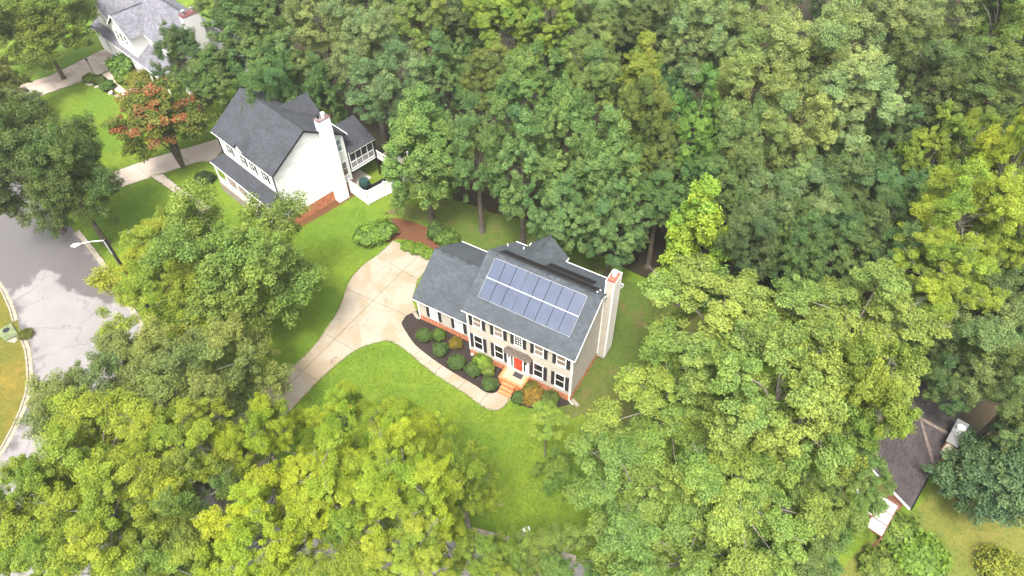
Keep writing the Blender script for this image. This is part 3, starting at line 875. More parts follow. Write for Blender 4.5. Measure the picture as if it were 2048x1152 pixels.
# chimney
cx0, cx1, cy0, cy1 = W + 0.03, W + 0.72, 4.95, 6.25
mb = MB(); mb.box(cx0, cx1, cy0, cy1, 0.35, 9.9); ch = mb.build('chimney', SIDING, H1)
for F_, a1 in ((FR((cx0, cy0), 0), cx1 - cx0), (FR((cx1, cy0), math.pi / 2), cy1 - cy0), (FR((cx1, cy1), math.pi), cx1 - cx0)):
    lap_siding(H1, F_, 0.75 if a1 > 1 else 0.75, 9.86, lambda z, a1=a1: (0.05, a1 - 0.05), SIDING if a1 < 1 else mat('lit side chimney siding', (0.60, 0.56, 0.50), 0.6, 0.05, 1, island=0.03), name='siding').parent = ch  # wide right face painted paler, its brighter light put into the colour
mb = MB()
for (xx, yy) in ((cx0 + .04, cy0), (cx1, cy0), (cx1, cy1), (cx0 + .04, cy1)):
    mb.box(xx - .07, xx + .032, yy - .032, yy + .07, 0.75, 9.88)
mb.build('corner_trim', WHITE, ch)
mb = MB(); mb.box(cx0 - .05, cx1 + .05, cy0 - .05, cy1 + .05, 9.88, 9.93); cp = mb.build('chimney_cap', RUST, ch)
mb = MB()
for (a, b, c_, d) in ((cx0 - .05, cx1 + .05, cy0 - .05, cy0 - .02), (cx0 - .05, cx1 + .05, cy1 + .02, cy1 + .05), (cx1 + .02, cx1 + .05, cy0 - .02, cy1 + .02), (cx0 - .05, cx0 - .02, cy0 - .02, cy1 + .02)):
    mb.box(a, b, c_, d, 9.93, 9.97)
mb.build('cap_edge', WHITE, cp)
flue(ch, (cx0 + cx1) / 2 - .05, cy0 + .85, 9.93, 0.17, 0.30, 0.21)
mb = MB(); mb.box(cx0 + .1, cx0 + .5, cy1 + .1, cy1 + .4, 5.2, 5.9); mb.build('window_box_frame', WHITE, H1)
# downspout and splash blocks
mb = MB(); mb.tube([(W - .2, -EV - .06, He - .12), (W - .2, -0.12, He - .42), (W - .02, -0.1, He - .55), (W - .02, -0.1, 0.35), (W + 0.12, -0.12, 0.14), (W + .42, -0.2, 0.10)], 0.055, 8); mb.build('downspout', WHITE, H1)
# solar array: two rows of eight
SLL = math.hypot(1, SL); un = Vector((0, -SL, 1)) / SLL; us = Vector((0, 1, SL)) / SLL


def on_roof(x, s, h): return Vector((x, -EV, He)) + us * s + un * h


s0 = (0.977 + EV) * SLL; pl_, pw_, x00 = 3.32, 8.095, 0.617
for r in range(2):
    for c in range(8):
        xa = x00 + pw_ * c / 8 + .008; xb = x00 + pw_ * (c + 1) / 8 - .008
        sa = s0 + (pl_ / 2) * r + (.012 if r else 0); sb = s0 + (pl_ / 2) * (r + 1) - (0 if r else .012)
        mb = MB(); f_ = 0.022
        for (a, b, p_, q_) in ((xa, xb, sa, sa + f_), (xa, xb, sb - f_, sb), (xa, xa + f_, sa + f_, sb - f_), (xb - f_, xb, sa + f_, sb - f_)):
            mb.hexa([on_roof(a, p_, .08), on_roof(b, p_, .08), on_roof(b, q_, .08), on_roof(a, q_, .08), on_roof(a, p_, .125), on_roof(b, p_, .125), on_roof(b, q_, .125), on_roof(a, q_, .125)])
        P_ = mb.build('solar_panel', PANFRAME if c % 8 != 99 else PANFRAME, H1)
        mb = MB(); mb.hexa([on_roof(a, p_, hh) for hh in (.09, .118) for (a, p_) in ((xa + f_, sa + f_), (xb - f_, sa + f_), (xb - f_, sb - f_), (xa + f_, sb - f_))])
        cobj = mb.build('solar_glass', PANCELL, P_)
        mb = MB()
        for i in range(1, 6):
            xx = xa + (xb - xa) * i / 6; mb.poly([on_roof(a, p_, .1195) for (a, p_) in ((xx - .003, sa + f_), (xx + .003, sa + f_), (xx + .003, sb - f_), (xx - .003, sb - f_))])
        for i in range(1, 10):
            ss = sa + (sb - sa) * i / 10; mb.poly([on_roof(a, p_, .1195) for (a, p_) in ((xa + f_, ss - .003), (xb - f_, ss - .003), (xb - f_, ss + .003), (xa + f_, ss + .003))])
        mb.build('cell_grid', mat('solar cell grid line', (0.085, 0.10, 0.145), 0.4), P_, kind='stuff')
mb = MB(); mb.hexa([on_roof(a, p_, hh) for hh in (.10, .132) for (a, p_) in ((x00, s0 + pl_ / 2 - .032), (x00 + pw_, s0 + pl_ / 2 - .032), (x00 + pw_, s0 + pl_ / 2 + .032), (x00, s0 + pl_ / 2 + .032))]); mb.build('panel_rail', PANLINE, H1)
for (sa_, sb_) in ((s0 - .022, s0 - .004), (s0 + pl_ + .004, s0 + pl_ + .022)):
    mb = MB(); mb.hexa([on_roof(a, p_, hh) for hh in (.08, .128) for (a, p_) in ((x00, sa_), (x00 + pw_, sa_), (x00 + pw_, sb_), (x00, sb_))]); mb.build('edge_rail', PANLINE, H1)
for (xa_, xb_) in ((x00 - .018, x00 - .002), (x00 + pw_ + .002, x00 + pw_ + .018)):
    mb = MB(); mb.hexa([on_roof(a, p_, hh) for hh in (.08, .128) for (a, p_) in ((xa_, s0), (xb_, s0), (xb_, s0 + pl_), (xa_, s0 + pl_))]); mb.build('edge_rail', PANLINE, H1)
for dx in (0.5, 3.0, 5.5, 7.6):
    mb = MB(); mb.hexa([on_roof(a, p_, hh) for hh in (0.0, .085) for (a, p_) in ((x00 + dx, s0 + .1), (x00 + dx + .05, s0 + .1), (x00 + dx + .05, s0 + pl_ - .1), (x00 + dx, s0 + pl_ - .1))]); mb.build('mounting_rail', METAL, H1)
# black pool-heating mats on the back slope
ub = Vector((0, -SL, -1)) / SLL * -1


def on_back(x, t, h): return Vector((x, D / 2, Hr)) + Vector((0, 1, -SL)) / SLL * t + Vector((0, SL, 1)) / SLL * h


def heater(x0, x1, t0, t1):
    mb = MB(); mb.hexa([on_back(a, t, hh) for hh in (.03, .075) for (a, t) in ((x1, t0), (x0, t0), (x0, t1), (x1, t1))]); o = mb.build('heater_mat', BLKPANEL, H1)
    mb = MB()
    n = int((t1 - t0) / 0.12)
    for i in range(1, n):
        t = t0 + (t1 - t0) * i / n; mb.hexa([on_back(a, q, hh) for hh in (.076, .09) for (a, q) in ((x1, t - .02), (x0, t - .02), (x0, t + .02), (x1, t + .02))])
    mb.build('mat_rib', BLKPANEL, o, kind='stuff')
    mb = MB(); mb.tube([on_back(x0 - .05, t0 + .02, .09), on_back(x1 + .12, t0 + .02, .09)], 0.035, 8); mb.build('header_pipe', BLACK, o)
    return o


heater(0.52, 8.95, 0.42, 1.60); heater(4.12, 8.22, 1.66, 3.05)
for t in (0.45, 1.15):
    mb = MB(); p = on_back(9.12, t, .09); mb.tube([p, p + Vector((.10, 0, 0))], 0.05, 8); mb.build('pipe_end', WHITE, H1)
# garage wing
gx, gy, gz, gh, gr, gD = -6.0, 1.05, 2.86, 3.0, 5.66, 7.33
gs = (gr - gh) / (gD / 2 + .26); GF = FR((gx, gy), 0.0)
wall_shell(H1, gx, 0 - .01, gy, gy + gD, 0.0, gz - .05, gr - .25, 'x', SIDING)
lap_siding(H1, GF, 0.72, gz, lambda z: (0, 6.0 - 0.005), SIDING)
GL = FR((gx, gy + gD), -math.pi / 2)
lap_siding(H1, GL, 0.72, gr - .2, lambda z: (0.0, gD) if z < gz else (min(gD / 2, (z - gz) / gs), max(gD / 2, gD - (z - gz) / gs)), SIDING)
mb = MB(); mb.box(gx - .012, -0.014, gy - .012, gy + gD + .012, -0.3, 0.7); gf = mb.build('foundation', MORTAR, H1)
bricks(H1, FR((gx, gy - .012), 0), 0, 5.98, 0.0, 0.72, BRICK, gf)
g0 = [(gx - .3, gy - .26, gh), (-0.012, gy - .26, gh), (-0.012, gy + gD / 2, gr), (gx - .3, gy + gD / 2, gr)]
g1 = [(-0.012, gy + gD + .26, gh), (gx - .3, gy + gD + .26, gh), (gx - .3, gy + gD / 2, gr), (-0.012, gy + gD / 2, gr)]
wr = roof_slab(H1, [g0, g1], SH1); shingled(H1, wr, [g0, g1], SH1); ridge_caps(wr, [(gx - .3, gy + gD / 2, gr), (-.02, gy + gD / 2, gr)], RIDGE)
gutter(H1, (gx - .3, gy - .26, gh - .02), (-0.02, gy - .26, gh - .02), (0, -1, 0)); gutter(H1, (gx - .3, gy + gD + .26, gh - .02), (-0.02, gy + gD + .26, gh - .02), (0, 1, 0))
rake(H1, (gx - .314, gy - .26, gh - .06), (gx - .314, gy + gD / 2, gr - .06), out=(.012, 0, 0)); rake(H1, (gx - .314, gy + gD / 2 + .003, gr - .06), (gx - .314, gy + gD + .26, gh - .06), out=(.012, 0, 0))
mb = MB(); mb.box(gx - .052, gx + .1, gy - .052, gy - .03, .72, gz - .03); mb.box(gx - .052, gx - .03, gy - .03, gy + .1, .72, gz - .03); mb.build('corner_trim', WHITE, H1)
for a in (1.22, 3.82):
    window(H1, GF, a, 1.06, 0.88, 1.50, PALEGLASS); shutter(H1, GF, a - .33, 1.02, .30, 1.46); shutter(H1, GF, a + .91, 1.02, .30, 1.46)
shutter(H1, FR((gx, gy + .9), -math.pi / 2), 0.3, 1.02, 0.3, 1.46)
for k in range(2):
    F_ = FR((gx, gy + 3.6 + k * 3.2), -math.pi / 2); mb = MB(); mb.obox(F_, 0, 2.5, 0.03, 0.06, 0.06, 2.3); gd = mb.build('garage_door', WHITE, H1)
    for r in range(4):
        for c in range(4):
            q = MB(); q.obox(F_, .08 + c * .61, .58 + c * .61, .06, .075, .14 + r * .54, .56 + r * .54); q.build('door_panel', WHITE, gd)
mb = MB(); mb.tube([(gx + .02, gy - .3, gh - .13), (gx + .05, gy - .09, gh - .4), (gx + .05, gy - .09, 0.3), (gx - .1, gy - .15, .12)], .045, 8); mb.build('downspout', WHITE, H1)


def splash(p, rz, label):
    o = empty('splash_block', p, rz); tag(o, label, 'splash block', 'splash blocks at the foot of the downspouts')
    mb = MB(); mb.prism([(-.4, -.13, 0), (.4, -.17, 0), (.4, .17, 0), (-.4, .13, 0)], (0, 0, .05)); mb.build('block', KERB, o)
    mb = MB()
    for s in (-1, 1): mb.prism([(-.4, s * .13, .05), (.4, s * .17, .05), (.4, s * .12, .05), (-.4, s * .09, .05)], (0, 0, .05))
    mb.build('rim', KERB, o)


splash(at(1150, 806, 0.0) + Vector((0, 0, .004)), -.5, 'splash block in the grass at the right front corner of the solar panel house')
splash(at(832, 631, 0.03) + Vector((0, 0, .004)), 2.6, 'splash block in the mulch at the garage corner of the solar panel house')


# ------------------------------------------------------------------ the white house
A2 = -0.2226
H2 = empty('white_house', (-33.86, 6.43, 0), A2); tag(H2, 'white two storey house with charcoal roof, tall white chimney and a low front porch roof', 'house')
W2_, D2, He2, Hr2, O2, E2, Z2 = 9.85, 8.15, 7.04, 9.85, .37, .31, 1.3
S2 = (Hr2 - He2) / (D2 / 2 + E2); zt2 = He2 - .12
wall_shell(H2, 0, W2_, 0, D2, 0, zt2 - .05, Hr2 - .3, 'x', SIDING_W)
F2, R2 = FR((0, 0), 0), FR((W2_, 0), math.pi / 2)
lap_siding(H2, F2, Z2, zt2, lambda z: (0, W2_), SIDING_W)
lap_siding(H2, R2, Z2, Hr2 - .25, lambda z: (0, D2) if z < zt2 else (min(D2 / 2, (z - zt2) / S2), max(D2 / 2, D2 - (z - zt2) / S2)), SIDING_W)
mb = MB(); mb.box(-.012, W2_ + .012, -.012, D2 + .012, -.6, Z2 - .02); fd2 = mb.build('foundation', MORTAR, H2)
bricks(H2, FR((W2_ + .012, 0), math.pi / 2), 0, D2, 0.0, Z2, BRICK, fd2)
n0 = [(-O2, -E2, He2), (W2_ + O2, -E2, He2), (W2_ + O2, D2 / 2, Hr2), (-O2, D2 / 2, Hr2)]
n1 = [(W2_ + O2, D2 + E2, He2), (-O2, D2 + E2, He2), (-O2, D2 / 2, Hr2), (W2_ + O2, D2 / 2, Hr2)]
r2f = roof_slab(H2, [n0, n1], SH2); shingled(H2, r2f, [n0, n1], SH2); ridge_caps(r2f, [(-O2, D2 / 2, Hr2), (W2_ + O2, D2 / 2, Hr2)], SH2)
gutter(H2, (-O2, -E2, He2 - .02), (W2_ + O2, -E2, He2 - .02), (0, -1, 0)); gutter(H2, (6.2, D2 + E2, He2 - .02), (W2_ + O2, D2 + E2, He2 - .02), (0, 1, 0))
for xx in (W2_ + O2, -O2 - .03):
    rake(H2, (xx, -E2, He2 - .005), (xx, D2 / 2, Hr2 - .005), BLACK); rake(H2, (xx, D2 / 2 + .003, Hr2 - .005), (xx, D2 + E2, He2 - .005), BLACK)
for xx in (0.08, W2_ - .08):
    mb = MB(); mb.tube([(xx, -E2 - .05, He2 - .1), (xx, -.1, He2 - .4), (xx, -.1, 4.35)], .055, 8); mb.build('downspout', BLACK, H2)
by2 = lambda z: D2 / 2 + (Hr2 - z) / S2
# rear cross gable
qx0, qx1, qz, qr, qy = 1.9, 6.3, 6.9, 9.0, 8.7
qm = (qx0 + qx1) / 2
q0 = [(qx1, by2(qz), qz), (qx1, qy, qz), (qm, qy, qr), (qm, by2(qr) - .05, qr)]; q1 = [(qx0, qy, qz), (qx0, by2(qz), qz), (qm, by2(qr) - .05, qr), (qm, qy, qr)]
qf = roof_slab(H2, [q0, q1], SH2); shingled(H2, qf, [q0, q1], SH2); ridge_caps(qf, [(qm, by2(qr), qr), (qm, qy, qr)], SH2, .12)
# small front gable over the centre windows
fy2 = lambda z: -E2 + (z - He2) / S2
gm, gw_, gz2, gr2 = 4.85, 1.08, 7.13, 8.17
w0 = [(gm + gw_, -.42, gz2), (gm + gw_, fy2(gz2), gz2), (gm, fy2(gr2) + .05, gr2), (gm, -.42, gr2)]; w1 = [(gm - gw_, fy2(gz2), gz2), (gm - gw_, -.42, gz2), (gm, -.42, gr2), (gm, fy2(gr2) + .05, gr2)]
wf_ = roof_slab(H2, [w0, w1], SH2, .07); shingled(H2, wf_, [w0, w1], SH2)
mb = MB(); mb.prism([(gm - gw_ + .12, -.03, 6.8), (gm + gw_ - .12, -.03, 6.8), (gm + gw_ - .12, -.03, gz2 - .05), (gm, -.03, gr2 - .12), (gm - gw_ + .12, -.03, gz2 - .05)], (0, -.25, 0)); mb.build('gable_wall', SIDING_W, H2)
for a in (1.36, 3.85, 5.45, 7.55):
    window(H2, F2, a + .27, 5.12, .62 if a != 3.85 else .5, 1.42, DARKGLASS); shutter(H2, F2, a, 5.08, .25, 1.5); shutter(H2, F2, a + (.91 if a != 3.85 else .79), 5.08, .25, 1.5)
# porch
pe = [(-.6, -1.5, 3.8), (9.85, -1.5, 3.8), (9.5, -.03, 4.34), (-.07, -.03, 4.34)]
pr1 = [(9.85, -1.5, 3.8), (10.0, -.03, 3.8), (9.5, -.03, 4.34)]
ppr = roof_slab(H2, [pe, pr1], SH2, .08, 'porch_roof'); shingled(H2, ppr, [pe, pr1], SH2)
gutter(H2, (-.6, -1.5, 3.78), (9.85, -1.5, 3.78), (0, -1, 0))
mb = MB(); mb.box(-.45, 9.7, -1.42, -1.28, 3.45, 3.7); mb.build('porch_beam', WHITE, H2)
mb = MB(); mb.box(-.5, 9.8, -1.5, -.03, 0, 1.1); mb.build('porch_floor', WOODDECK, H2)
for k in range(6):
    x = -.4 + k * 2.0; mb = MB(); mb.box(x, x + .13, -1.42, -1.29, 1.1, 3.45); mb.build('porch_post', WHITE, H2)
    if k < 5:
        mb = MB(); mb.box(x + .13, x + 2.0, -1.39, -1.33, 1.85, 1.93); mb.box(x + .13, x + 2.0, -1.39, -1.33, 1.2, 1.26)
        for j in range(1, 14): mb.box(x + .13 + j * .133, x + .16 + j * .133, -1.375, -1.345, 1.26, 1.85)
        mb.build('railing', WHITE, H2)
for a in (1.3, 3.2, 6.2, 8.0): window(H2, F2, a, 1.5, .8, 1.8, DARKGLASS)
# chimney
c2x0, c2x1, c2y0, c2y1 = W2_ + .03, 10.62, 5.62, 6.88
mb = MB(); mb.box(c2x0, c2x1, c2y0, c2y1, 0, 10.1); ch2 = mb.build('chimney', SIDING_W, H2)
for F_, a1 in ((FR((c2x0, c2y0), 0), c2x1 - c2x0), (FR((c2x1, c2y0), math.pi / 2), c2y1 - c2y0), (FR((c2x1, c2y1), math.pi), c2x1 - c2x0)):
    lap_siding(H2, F_, 1.3, 10.1, lambda z, a1=a1: (0, a1), SIDING_W).parent = ch2
mb = MB(); mb.box(c2x0 - .05, c2x1 + .05, c2y0 - .05, c2y1 + .05, 10.1, 10.16); mb.build('chimney_cap', mat('maroon and grey chimney pan', (.11, .035, .035), .6, .3, 2.0, col2=(.17, .16, .17)), ch2)
flue(ch2, c2x0 + .4, c2y0 + .8, 10.16, .16, .34, .2); flue(ch2, c2x0 + .2, c2y0 + .35, 10.16, .1, .25, .17, BLACK)
window(H2, R2, 7.12, 5.25, .72, 1.5, BLUEGLASS); window(H2, R2, 7.05, 2.15, .85, 1.75, BLINDGLASS)
for a in (7.05,):
    mb = MB(); mb.tube([(W2_ + .08, D2 - .05, He2 - .2), (W2_ + .08, D2 - .05, 1.3)], .05, 8); mb.build('downspout', WHITE, H2)
# sunroom and deck
sr = [(10.35, 8.25, 4.85), (10.35, 11.5, 4.85), (7.0, 11.7, 6.1), (7.0, 8.25, 6.1)]
srr = roof_slab(H2, [sr], SH2, .09, 'sunroom_roof'); shingled(H2, srr, [sr], SH2)
gutter(H2, (10.35, 8.3, 4.83), (10.35, 11.5, 4.83), (1, 0, 0))
SF = FR((9.95, 8.3), math.pi / 2)
mb = MB(); mb.box(6.8, 9.94, 8.3, 11.4, 2.35, 4.75); sw = mb.build('sunroom_wall', SCREEN, H2)
mb = MB()
for k in range(5): mb.obox(SF, k * .75, k * .75 + .06, 0, .07, 2.5, 4.72)
for zz in (2.5, 3.3, 4.63): mb.obox(SF, .09, 3.0, 0, .06, zz, zz + .09)
for k in range(24): mb.obox(SF, .12 + k * .125, (.137 + k * .125), 0, .03, 2.6, 3.3)
mb.build('sunroom_frame', WHITE, sw)
mb = MB(); mb.box(6.8, 10.0, 8.3, 11.4, 2.2, 2.34); mb.build('sunroom_floor', VINYL, H2)
dk = empty('deck', parent=H2)
for k in range(14):
    mb = MB(); mb.box(10.02, 13.0, 11.45 + k * .15, 11.59 + k * .15, 2.2, 2.25); mb.build('plank', WOODDECK, dk)
for (x, y) in ((10.1, 11.5), (12.9, 11.5), (12.9, 13.5)):
    mb = MB(); mb.box(x - .07, x + .07, y - .07, y + .07, 0, 3.3 if x > 11 else 4.8); mb.build('deck_post', BLACK if x < 11 else WHITE, dk)
mb = MB()
mb.box(10.2, 12.85, 11.46, 11.53, 3.2, 3.28); mb.box(10.2, 12.85, 11.46, 11.53, 2.35, 2.42)
for k in range(20): mb.box(10.25 + k * .13, 10.29 + k * .13, 11.475, 11.515, 2.42, 3.2)
mb.box(12.87, 12.94, 11.6, 13.4, 3.2, 3.28)
for k in range(13): mb.box(12.885, 12.925, 11.65 + k * .13, 11.69 + k * .13, 2.35, 3.2)
mb.build('deck_railing', WHITE, dk)
mb = MB(); mb.box(8.0, 10.0, 8.3, 10.4, .0, .12); mb.build('patio_slab', CONC2, H2)
mb = MB(); mb.tube([(10.6, 9.0, .12), (10.6, 9.0, .6), (10.6, 9.0, 1.0)], [.5, .6, .5], 14); hb = mb.build('spa_tub', mat('dark teal tub', (.02, .05, .05), .5), None); hb.matrix_parent_inverse.identity()
hb.location = (0, 0, 0)
R2M = Matrix.Translation((-33.86, 6.43, 0)) @ Matrix.Rotation(A2, 4, 'Z')
hb.matrix_world = R2M; tag(hb, 'dark round tub standing under the raised sunroom of the white house', 'tub')
L2 = lambda x, y, z=0: R2M @ Vector((x, y, z))
tag(sheet('black_mulch_bed', [L2(10.0, 7.7), L2(12.9, 7.6), L2(13.3, 9.5), L2(13.8, 12), L2(11.0, 12), L2(10.7, 8.7)], .02, BLACKMULCH), kind='structure')
tag(sheet('red_soil_strip', [L2(9.9, -.5), L2(10.5, 0), L2(10.85, 5.5), L2(10.9, 7.4), L2(9.9, 7.4)], .016, REDSOIL), kind='structure')
fp = [L2(10.2, 7.45), L2(13.05, 7.45), L2(13.3, 9.6), L2(13.8, 11.6), L2(14.3, 13.6)]
fe = empty('vinyl_fence', fp[1]); tag(fe, 'white vinyl privacy fence around the black mulch bed by the white house', 'fence')
for i, p in enumerate(fp):
    q = p - fp[1]; mb = MB(); mb.box(q.x - .065, q.x + .065, q.y - .065, q.y + .065, 0, 1.9); po_ = mb.build('fence_post', VINYL, fe)
    mb = MB(); mb.prism([(q.x - .08, q.y - .08, 1.9), (q.x + .08, q.y - .08, 1.9), (q.x + .08, q.y + .08, 1.9), (q.x - .08, q.y + .08, 1.9)], (0, 0, .05)); mb.build('post_cap', VINYL, po_)
    if i + 1 < len(fp):
        e = fp[i + 1] - fp[i]; L_ = e.length; F_ = FR((q.x, q.y), math.atan2(e.y, e.x)); nb = int(L_ / .2)
        for k in range(nb):
            a0 = .07 + (L_ - .14) * k / nb; mb = MB(); mb.obox(F_, a0 + .004, a0 + (L_ - .14) / nb - .004, -.02, .02, .12, 1.70); mb.build('board', VINYL, fe)
        for zz in (.08, 1.68):
            mb = MB(); mb.obox(F_, .068, L_ - .068, -.035, .035, zz, zz + .13); mb.build('rail', VINYL, fe)


# ------------------------------------------------------------------ the pale grey house, far top left
H3 = empty('pale_house', (-33.86, 6.43, 0), A2); tag(H3, 'pale grey house with light grey roofs, front gables and a wide chimney with two flues', 'house')
def gable_block(h, x0, x1, y0, y1, z1, zr, axis, smat, shmat, o=.3, e=.3, body=True, wm=SIDING_G, wd=WHITE, back=True):
    if axis == 'x':
        ym = (y0 + y1) / 2
        pl = [[(x0 - o, y0 - e, z1), (x1 + o, y0 - e, z1), (x1 + o, ym, zr), (x0 - o, ym, zr)], [(x1 + o, y1 + e, z1), (x0 - o, y1 + e, z1), (x0 - o, ym, zr), (x1 + o, ym, zr)]]
        rd = [(x0 - o, ym, zr), (x1 + o, ym, zr)]
    else:
        xm = (x0 + x1) / 2
        pl = [[(x1 + e, y0 - o, z1), (x1 + e, y1 + (o if back else 0), z1), (xm, y1 + (o if back else 0), zr), (xm, y0 - o, zr)], [(x0 - e, y1 + (o if back else 0), z1), (x0 - e, y0 - o, z1), (xm, y0 - o, zr), (xm, y1 + (o if back else 0), zr)]]
        rd = [(xm, y0 - o, zr), (xm, y1 + (o if back else 0), zr)]
    if body: wall_shell(h, x0, x1, y0, y1, 0, z1 - .12, zr - .25, axis, wm)
    r = roof_slab(h, pl, smat); shingled(h, r, pl, smat, .16, .34); ridge_caps(r, rd, RIDGE if smat is not SH4 else RIDGE4)
    if axis == 'x':
        gutter(h, (x0 - o, y0 - e, z1 - .02), (x1 + o, y0 - e, z1 - .02), (0, -1, 0))
        rake(h, (x1 + o, y0 - e, z1), (x1 + o, ym, zr), wd); rake(h, (x1 + o, ym + .003, zr), (x1 + o, y1 + e, z1), wd)
    else:
        rake(h, (x0 - e, y0 - o, z1), (xm, y0 - o, zr), wd, out=(0, -.03, 0)); rake(h, (xm + .003, y0 - o, zr), (x1 + e, y0 - o, z1), wd, out=(0, -.03, 0))
        gutter(h, (x1 + e, y0 - o, z1 - .02), (x1 + e, y1, z1 - .02), (1, 0, 0))
    return r
gable_block(H3, -37.2, -18.9, 5.5, 11.9, 5.8, 9.2, 'x', SH3, SH3)
gable_block(H3, -30.6, -25.8, 3.6, 8.4, 6.0, 8.1, 'y', SH3, SH3, back=False)
gable_block(H3, -36.6, -32.6, 4.3, 8.2, 5.4, 7.6, 'y', SH3, SH3, back=False)
lo = [(-38.3, 3.2, 3.0), (-19.2, 3.2, 3.0), (-19.2, 5.45, 4.3), (-38.3, 5.45, 4.3)]
lr = roof_slab(H3, [lo], SH3, .08, 'porch_roof'); shingled(H3, lr, [lo], SH3); gutter(H3, (-38.3, 3.2, 2.98), (-19.2, 3.2, 2.98), (0, -1, 0))
mb = MB(); mb.box(-38.0, -28.5, 3.5, 5.45, 0, 2.9); mb.build('wall', SIDING_G, H3)
for k in range(5):
    x = -28 + k * 2.1; mb = MB(); mb.box(x, x + .14, 3.4, 3.54, 0, 2.85); mb.build('porch_post', WHITE, H3)
lap_siding(H3, FR((-18.9, 5.5), math.pi / 2), 0.6, 8.9, lambda z: (0, 6.4) if z < 5.7 else (min(3.2, (z - 5.7) * .95), max(3.2, 6.4 - (z - 5.7) * .95)), SIDING_G)
lap_siding(H3, FR((-30.6, 3.6), 0), 0.6, 7.8, lambda z: (0, 4.8) if z < 5.9 else (min(2.4, (z - 5.9) * 1.2), max(2.4, 4.8 - (z - 5.9) * 1.2)), SIDING_G)
for a in (.6, 1.7, 2.8): window(H3, FR((-30.6, 3.57), 0), a + .2, 4.4, .8, 1.3, DARKGLASS)
window(H3, FR((-18.87, 5.5), math.pi / 2), .5, 4.2, .8, 1.4, DARKGLASS); window(H3, FR((-25.6, 5.47), 0), 2.0, 4.55, .9, 1.1, DARKGLASS); window(H3, FR((-25.6, 5.47), 0), 4.3, 4.55, .9, 1.1, DARKGLASS)
for k in range(2):
    F_ = FR((-37.6 + k * 3.2, 3.47), 0); mb = MB(); mb.obox(F_, 0, 2.6, 0, .04, .05, 2.3); gd = mb.build('garage_door', WHITE, H3)
    for r in range(4):
        for c in range(4):
            q = MB(); q.obox(F_, .08 + c * .63, .6 + c * .63, .04, .055, .14 + r * .54, .56 + r * .54); q.build('door_panel', WHITE, gd)
mb = MB(); mb.box(-18.87, -17.9, 7.7, 9.75, 0, 9.55); c3 = mb.build('chimney', SIDING_G, H3)
lap_siding(H3, FR((-17.9, 7.7), math.pi / 2), .3, 9.55, lambda z: (0, 2.05), SIDING_G).parent = c3
lap_siding(H3, FR((-18.87, 7.7), 0), .3, 9.55, lambda z: (0, .97), SIDING_G).parent = c3
mb = MB(); mb.box(-18.93, -17.84, 7.64, 9.81, 9.55, 9.63); mb.build('chimney_cap', mat('maroon chimney cap', (.11, .036, .034), .6, .2, 4), c3)
flue(c3, -18.4, 8.15, 9.63, .2, .38, .26, METAL); flue(c3, -18.4, 9.3, 9.63, .2, .38, .26, METAL)
gable_block(H3, -23.5, -18.2, 11.9, 15.2, 3.4, 5.2, 'x', SH3, SH3)

# ------------------------------------------------------------------ the brown roofed house, lower right
H4 = empty('brown_house', (34.47, 2.44, 0), math.radians(-10.9)); tag(H4, 'brown roofed house half hidden under the big lime trees, with a white capped chimney', 'house')
wall_shell(H4, -8.6, -.4, .3, 12.5, 0, 2.5, 4.5, 'y', BRICK4)
k0 = [(0, 0, 2.6), (0, 12.8, 2.6), (-4.5, 12.8, 4.85), (-4.5, 0, 4.85)]; k1 = [(-9, 12.8, 2.6), (-9, 0, 2.6), (-4.5, 0, 4.85), (-4.5, 12.8, 4.85)]
r4f = roof_slab(H4, [k0, k1], SH4); shingled(H4, r4f, [k0, k1], SH4)
ridge_caps(r4f, [(-4.5, 0, 4.85), (-4.5, 12.8, 4.85)], RIDGE4)
xo = .12
jx, jy, jz, hw = -2.3, 6.6, 3.75, 2.35
t0 = [(0, jy - hw, 2.6), (xo, jy - hw, 2.6), (xo, jy, jz), (jx, jy, jz)]; t1 = [(xo, jy + hw, 2.6), (0, jy + hw, 2.6), (jx, jy, jz), (xo, jy, jz)]
up = Vector((0, 0, .03)); t0 = [Vector(p) + up for p in t0]; t1 = [Vector(p) + up for p in t1]
r4g = roof_slab(H4, [t0, t1], SH4, .06); shingled(H4, r4g, [t0, t1], SH4)
ridge_caps(r4g, [Vector((jx, jy, jz + .03)), Vector((xo, jy, jz + .03))], RIDGE4); ridge_caps(r4g, [Vector((0.1, jy - hw, 2.68)), Vector((jx, jy, jz + .06))], RIDGE4, .2)
mb = MB(); mb.prism([(.02, jy - hw + .1, 0), (.02, jy + hw - .1, 0), (.02, jy + hw - .1, 2.55), (.02, jy, jz - .1), (.02, jy - hw + .1, 2.55)], (-.6, 0, 0)); mb.build('wall', BRICK4, H4)
rake(H4, (-9, 0, 2.6), (-4.5, 0, 4.85), WHITE, out=(0, -.03, 0)); rake(H4, (-4.5, 0, 4.85), (0, 0, 2.6), WHITE, out=(0, -.03, 0)); gutter(H4, (0, 0, 2.58), (0, 4.2, 2.58), (1, 0, 0), BLACK)
mb = MB(); mb.box(-.17, .43, 5.4, 7.6, 0, 4.35); c4 = mb.build('chimney', BRICK4, H4)
for F_, a1 in ((FR((-.17, 5.4), 0), .6), (FR((.43, 5.4), math.pi / 2), 2.2)):
    bricks(H4, F_, 0, a1, 0.0, 4.2, BRICK4, c4)
    mb = MB(); mb.obox(F_, .08, a1 - .08, .014, .03, 3.0, 4.15); mb.build('chimney_panel', mat('cream panel', (.62, .57, .46), .6, .08, 3), c4)
mb = MB(); mb.box(-.27, .53, 5.3, 7.7, 4.35, 4.43); mb.build('chimney_cap', METAL, c4)
flue(c4, .13, 6.8, 4.43, .22, .22, .27)
pc = empty('patio_cover', parent=H4)
